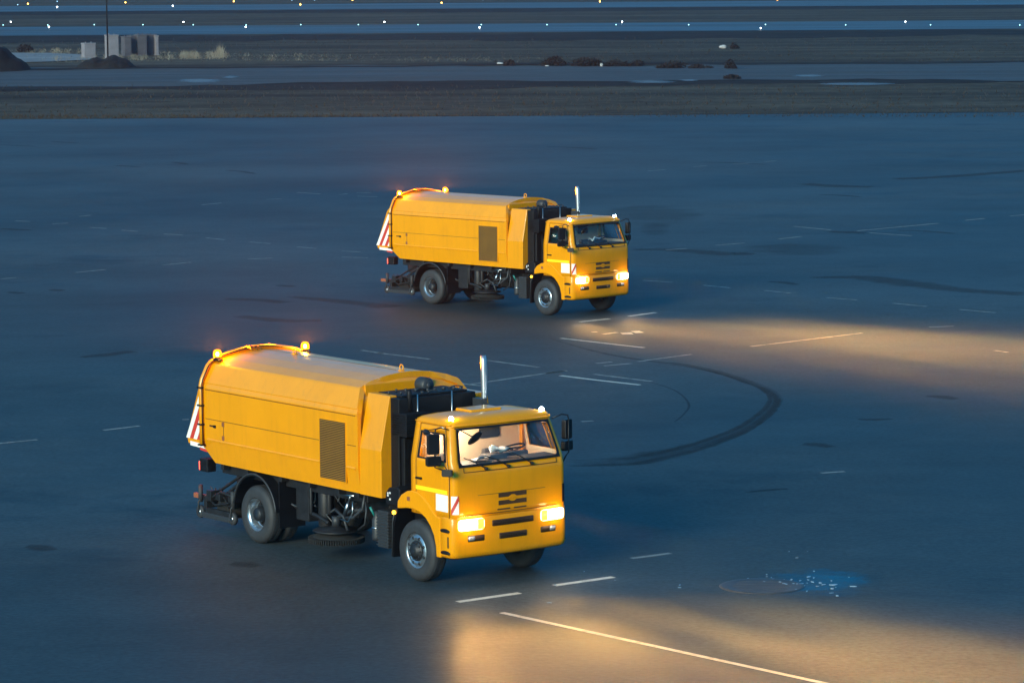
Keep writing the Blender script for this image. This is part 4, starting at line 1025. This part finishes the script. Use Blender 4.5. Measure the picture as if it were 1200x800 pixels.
# concrete blocks standing by the mast
M_block = pmat("pale_block_concrete", (.22, .21, .23), .8, var=.15, vscale=1.2, dirt=((.18, .18, .2), 1.5, .55, .5), bump=.3, bscale=8)
M_block2 = pmat("grey_block_concrete", (.08, .08, .095), .85, var=.2, vscale=1.0, dirt=((.1, .1, .12), 1.2, .5, .5), bump=.3, bscale=8)
def block(u0, u1, vb, vt, dep, label, mat, rz=.35):
    a, b = g(u0, vb), g(u1, vb); w = (b-a).length; h = w/(u1-u0)*(vb-vt); bm = nb()
    box(bm, -w/2, w/2, 0, dep, .08, h-.12); box(bm, -w/2-.04, w/2+.04, -.04, dep+.04, h-.12, h); box(bm, -w/2-.03, w/2+.03, -.03, dep+.03, 0, .12)
    box(bm, -w/2+.15*w, w/2-.15*w, -.015, .0, .3, h-.35)
    for k in (-.25, .25): tube(bm, [(k*w, dep*.4, h), (k*w, dep*.4, h+.10), (k*w, dep*.6, h+.10), (k*w, dep*.6, h)], .025, 6)
    o = emit('concrete_block', bm, mat, bevel=.03); o.location = ((a.x+b.x)/2, a.y, -.1); o.rotation_euler.z = rz
    return tag(o, label, 'concrete block', 'tall concrete blocks by the mast')
block(99, 112, 67.5, 50.5, .9, 'short pale concrete block standing apart left of the mast', M_block, .5)
block(127, 139, 69, 41.5, 1.1, 'brightest tallest concrete block directly right of the mast', M_block, .45)
block(146.5, 154, 65, 43.3, 1.2, 'squat pale-topped concrete block second right of the mast', M_block2, .45)
block(154, 161, 64.5, 42.3, 1.3, 'narrow dark grey concrete block in the middle of the row', M_block2, .45)
block(162, 172, 64.5, 41, 1.3, 'grey concrete block with pale left edge and slits beside it', M_block2, .45)
block(173.5, 181, 64, 41, 1.2, 'dark concrete block next to the last of the row', M_block2, .45)
block(182.5, 186, 64, 42, 1.0, 'thin pale slab at the right end of the block row', M_block, .45)
# mast
pm = g(126.5, 70); mast = empty('mast', None, (pm.x, pm.y, -.1)); tag(mast, 'thin dark mast rising out of the picture left of the tall concrete blocks', 'mast')
bm = nb(); tube(bm, [(0, 0, 0), (-.03, 0, 7), (-.08, 0, 14)], .08, 8, rs=[.085, .075, .05]); emit('pole', bm, M_soot, mast)
bm = nb(); lathe(bm, [(0, 0), (.25, 0), (.25, .08), (.12, .16), (0, .16)], (0, 0, 0), 'z', 12); emit('base', bm, M_block2, mast)
bm = nb(); tube(bm, [(-.08, -.5, 13.7), (-.08, .5, 13.7)], .03, 6); box(bm, -.2, .05, -.5, -.3, 13.5, 13.65); box(bm, -.2, .05, .3, .5, 13.5, 13.65); emit('lamp_head', bm, M_soot, mast)
# dry weeds
M_weed = pmat("dry_weeds", (.19, .17, .13), .9, var=.4, vscale=.6)
bm = nb(); rn = random.Random(21)
def blade(p, h, lean, w=.03):
    d = Vector((rn.uniform(-1, 1), rn.uniform(-1, 1), 0)); s = Vector((1, rn.uniform(-.4, .4), 0)).normalized()*w
    v = [bm.verts.new(p-s), bm.verts.new(p+s), bm.verts.new(p+d*lean+Vector((0, 0, h)))]; bm.faces.new(v)
for (u0, u1, v0, v1, hh, nn) in ((20, 105, 57, 63, .5, 800), (186, 262, 61, 69, .6, 1300), (208, 228, 64, 67, 1.2, 350), (248, 266, 62, 67, 1.5, 380), (100, 190, 65, 70, .6, 900), (262, 420, 62, 71, .3, 900), (420, 640, 66, 72, .25, 500), (40, 120, 66, 72, .6, 300)):
    for k in range(nn):
        uu_ = rn.gauss((u0+u1)/2, (u1-u0)*.26); p = g(uu_, rn.uniform(v0, v1)); p.z = -.1; blade(p, hh*rn.uniform(.15, 1)**1.3*(.55+.45*math.sin(uu_*.31)*math.sin(uu_*.11+1)), .35, .02)
tag(emit('dry_weeds', bm, M_weed), 'pale dry weeds growing along the track around the concrete blocks', 'weeds', kind='stuff')
# tussocks on the near grass verge
M_tuft = pmat("verge_grass", (.026, .023, .018), .95, var=.5, vscale=.3)
bm = nb(); rn = random.Random(22)
for k in range(5000):
    v = rn.choice((rn.uniform(100, 136), rn.uniform(134, 137.5), rn.uniform(44, 72))); p = g(rn.uniform(-20, 1220), v); p.z = -.1; blade(p, rn.uniform(.06, .28), .15, rn.uniform(.02, .06))
tag(emit('verge_grass', bm, M_tuft), 'short brownish dry grass tufts on the verge beyond the apron', 'grass', kind='stuff')
# dark shrubs beyond the track
M_shrub = pmat("dark_shrub_twigs", (.008, .006, .006), .95, var=.3)
def shrub(u, vb, wpx, hpx, label, seed, n_=900):
    hpx *= 1.25; n_ = int(n_*1.6)
    p = g(u, vb); s = p.y/CF; w = wpx*s/2; h = hpx*s; rn = random.Random(seed); r = empty('shrub', None, (p.x, p.y, -.1)); tag(r, label, 'shrub', 'dark shrubs beyond the gravel track')
    bm = nb()
    lob = [(rn.uniform(-.8, .8), rn.uniform(.45, 1), rn.uniform(.25, .5)) for _ in range(7)]
    for k in range(n_):
        lx, lh, lr = rn.choice(lob); x = lx*w+rn.gauss(0, lr*w*.6); 
        if abs(x) > w*1.05: continue
        z = h*lh*rn.random()**.7*max(.25, 1-(x/w)**2*.6); y = rn.gauss(0, .6); q = Vector((x, y, z)); a = rn.uniform(.05, .13); u1 = Vector((rn.uniform(-1, 1), rn.uniform(-1, 1), rn.uniform(-1, 1))).normalized()*a; v1 = u1.orthogonal().normalized()*a*.6
        bm.faces.new([bm.verts.new(q-u1), bm.verts.new(q+v1), bm.verts.new(q+u1), bm.verts.new(q-v1)])
    emit('foliage', bm, M_shrub, r)
    bm = nb()
    for k in range(12): tube(bm, [(rn.uniform(-w, w)*.7, 0, 0), (rn.uniform(-w, w)*.8, rn.uniform(-.4, .4), h*.7)], .02, 4)
    emit('stem', bm, M_shrub, r)
for i, (u, vb, w, h, lb) in enumerate(((652, 76, 36, 9, 'leftmost of the long low shrubs at centre right of the track edge'), (688, 76.8, 42, 10, 'tallest wide dark shrub between two long low shrubs'), (724, 76.8, 34, 7.5, 'dark low shrub just right of the tallest wide shrub'),
        (748, 76.5, 22, 6, 'small faint shrub in the gap right of the long shrub row'), (790, 79, 44, 7, 'long flat dark shrub right of the gap'), (822, 79, 30, 4, 'very low flat shrub trailing right of the long flat one'),
        (856, 79.5, 13, 9, 'upright bushy shrub standing alone at the far track edge'), (858, 91.5, 20, 5.5, 'low dark shrub growing on the near side of the gravel track'), (861, 56, 10, 6, 'small round shrub in the grass behind the track'), (597, 76, 14, 7, 'small dark shrub beside the pale stone'))):
    shrub(u, vb, w, h, lb, 40+i, 500 if w < 25 else 1000)
shrub(30, 60, 18, 9, 'brownish shrub at far left behind the concrete path', 77, 500)
M_stone = pmat("pale_stone", (.4, .4, .4), .8, var=.2)
def stone(u, v, w, h, label, mat=M_stone, seed=0):
    p = g(u, v); s = p.y/CF; bm = nb(); bmesh.ops.create_icosphere(bm, subdivisions=3, radius=1); rn = random.Random(seed)
    for q in bm.verts: q.co *= 1+.12*math.sin(q.co.x*3+seed)*math.cos(q.co.z*4)+rn.uniform(-.03, .03); q.co.x *= w*s/2; q.co.y *= w*s*.3; q.co.z = q.co.z*h*s*.55+h*s*.4
    o = emit('stone', bm, mat, smooth=True); o.location = (p.x, p.y, -.1); tag(o, label, 'stone')
stone(586, 74.5, 8, 2.8, 'pale flat stone lying left of a small dark shrub'); stone(847, 56, 9, 4.5, 'pale blue-grey stone left of the small round shrub in the grass', seed=3)
stone(705, 77.2, 3.5, 5, 'small upright pale stone at the foot of the tallest wide shrub', seed=5); stone(641, 77, 5, 1.8, 'tiny pale stone in front of the leftmost long shrub', seed=6)

# airfield lights
M_lw = emat("white_airfield_glow", (.80, .93, 1), 9); M_lf = emat("faint_green_airfield_glow", (.35, .8, .85), 2.2); M_la = emat("amber_airfield_glow", (1, .50, .07), 7); M_lo = emat("orange_airfield_glow", (1, .32, .04), 7); M_lfar = emat("faint_blue_airfield_glow", (.3, .55, .8), 1.6)
ORD = ['first', 'second', 'third', 'fourth', 'fifth', 'sixth', 'seventh', 'eighth', 'ninth', 'tenth', 'eleventh', 'twelfth', 'thirteenth', 'fourteenth', 'fifteenth', 'sixteenth', 'seventeenth']
def lamp_proto(mat, r):
    r *= .72
    bm = nb(); lathe(bm, [(0, 0), (.14, 0), (.13, .03), (.035, .05), (.03, .16), (.09, .18), (0, .18)], (0, 0, 0), 'z', 10, mi=0)
    lathe(bm, [(0, .18), (r*.8, .19), (r, .19+r*.7), (r*.8, .19+r*1.5), (0, .19+r*1.9)], (0, 0, 0), 'z', 10, mi=1)
    me = D.meshes.new('airfield_light'); bmesh.ops.recalc_face_normals(bm, faces=bm.faces); bm.to_mesh(me); bm.free(); me.materials.append(M_grey); me.materials.append(mat); return me
def lights(pts, me, desc, grp, cat='airfield light', zb=-.06):
    for i, (u, v) in enumerate(sorted(pts)):
        p = g(u, v); o = D.objects.new('airfield_light', me); C.objects.link(o); o.location = (p.x, p.y-2*0, zb); tag(o, desc % ORD[i], cat, grp)
lights([(12.7, 27.3), (215, 27.5), (450.5, 27.5), (729, 27.3), (1061, 27.4)], lamp_proto(M_lw, .12), '%s from left of the white lights on the far edge of the taxiway', 'white far edge lights of the taxiway')
lights([(57.3, 33.4), (288, 33.5), (562, 34.2), (891.5, 35)], lamp_proto(M_lw, .13), '%s from left of the bright white lights on the near edge of the taxiway', 'white near edge lights of the taxiway')
lights([(3.7, 31), (56, 31), (110.5, 30.7), (167.5, 30.7), (226.5, 30.8), (288.5, 31), (352.5, 30.7), (420, 30.7), (490, 30.7), (564, 30.7), (641, 30.8), (722, 30.7), (807, 30.8), (897, 30.6), (991, 31), (1090.5, 31), (1195, 31.2)], lamp_proto(M_lf, .10), '%s from left of the faint lights along the taxiway centreline', 'faint centreline lights of the taxiway')
lights([(32.8, 6), (147, 4.5), (274, 3.2), (413, 1.4), (517.5, 5), (703, 3.4), (352, 7)], lamp_proto(M_la, .20), '%s from left of the amber lights along the distant runway', 'amber runway lights')
lights([(911, 1.2)], lamp_proto(M_lo, .22), '%s orange light at the distant runway, right of all amber ones', 'orange runway lights')
lights([(67, 9.8), (202.5, 8.4)], lamp_proto(M_lw, .17), '%s from left of the two white lights at the near edge of the distant runway', 'white runway lights')
lights([(20.8, 7), (67, 3), (342, 1.4), (368.5, 1.2), (566, .8), (1146, .8)], lamp_proto(M_lfar, .14), '%s from left of the faint bluish lights beyond the runway edge', 'faint bluish runway lights')

# ------------------------------------------------------------------ thin haze volume, added so the beacons get a glow
bm = nb(); box(bm, -8100, 8100, -400, 30100, -1.1, 15.0)
mh_ = D.materials.new('haze'); n, l = nodes(mh_); n.remove(n['Principled BSDF']); pv = n.new('ShaderNodeVolumePrincipled')
pv.inputs['Color'].default_value = (.38, .55, .85, 1); pv.inputs['Density'].default_value = .00011; pv.inputs['Anisotropy'].default_value = .0
l.new(pv.outputs[0], n['Material Output'].inputs['Volume'])
hz = emit('haze', bm, mh_); hz['kind'] = 'stuff'; hz['label'] = 'thin blue haze volume added over the airfield to make the beacons glow'
# ------------------------------------------------------------------ light
SUN_AZ = math.radians(211)      # compass-like angle of the light source, from +Y towards +X
SUN_EL = math.radians(16)
w = D.worlds.new("World"); sc.world = w; w.use_nodes = True
n, l = w.node_tree.nodes, w.node_tree.links
bg = n['Background']; sky = n.new('ShaderNodeTexSky'); sky.sky_type = 'NISHITA'; sky.sun_disc = False
sky.sun_elevation = SUN_EL; sky.sun_rotation = SUN_AZ; sky.air_density = 1.0; sky.ozone_density = 3; sky.dust_density = 2.0
mx = n.new('ShaderNodeMix'); mx.data_type = 'RGBA'; mx.blend_type = 'MULTIPLY'; mx.inputs[0].default_value = 1
geo_ = n.new('ShaderNodeTexCoord'); sp_ = n.new('ShaderNodeSeparateXYZ'); l.new(geo_.outputs['Generated'], sp_.inputs[0])
rp_ = n.new('ShaderNodeValToRGB'); rp_.color_ramp.elements[0].position = .18; rp_.color_ramp.elements[0].color = (.0, .43, .76, 1)
rp_.color_ramp.elements[1].position = .62; rp_.color_ramp.elements[1].color = (.16, .90, 1.06, 1)
l.new(sp_.outputs['Z'], rp_.inputs[0]); l.new(rp_.outputs[0], mx.inputs[7])
l.new(sky.outputs[0], mx.inputs[6]); l.new(mx.outputs[2], bg.inputs[0]); bg.inputs[1].default_value = .12
S = D.lights.new('flood_sun', 'SUN'); S.energy = 1.9; S.angle = math.radians(24); S.color = (1, .80, .56)  # stands in for the apron floodlights out of view
so = D.objects.new('flood_sun', S); C.objects.link(so)
d = Vector((math.sin(SUN_AZ)*math.cos(SUN_EL), math.cos(SUN_AZ)*math.cos(SUN_EL), math.sin(SUN_EL)))
so.rotation_euler = d.to_track_quat('Z', 'Y').to_euler(); so.location = (0, 0, 60)

sc.view_settings.view_transform = 'Standard'; sc.view_settings.look = 'None'; sc.view_settings.gamma = 1; sc.view_settings.exposure = 1.0
sc.render.engine = 'CYCLES'
cy = sc.cycles; cy.use_denoising = True; cy.max_bounces = 6; cy.diffuse_bounces = 3; cy.glossy_bounces = 4; cy.transmission_bounces = 4; cy.transparent_max_bounces = 12
cy.sample_clamp_indirect = 6; cy.caustics_reflective = False; cy.caustics_refractive = False
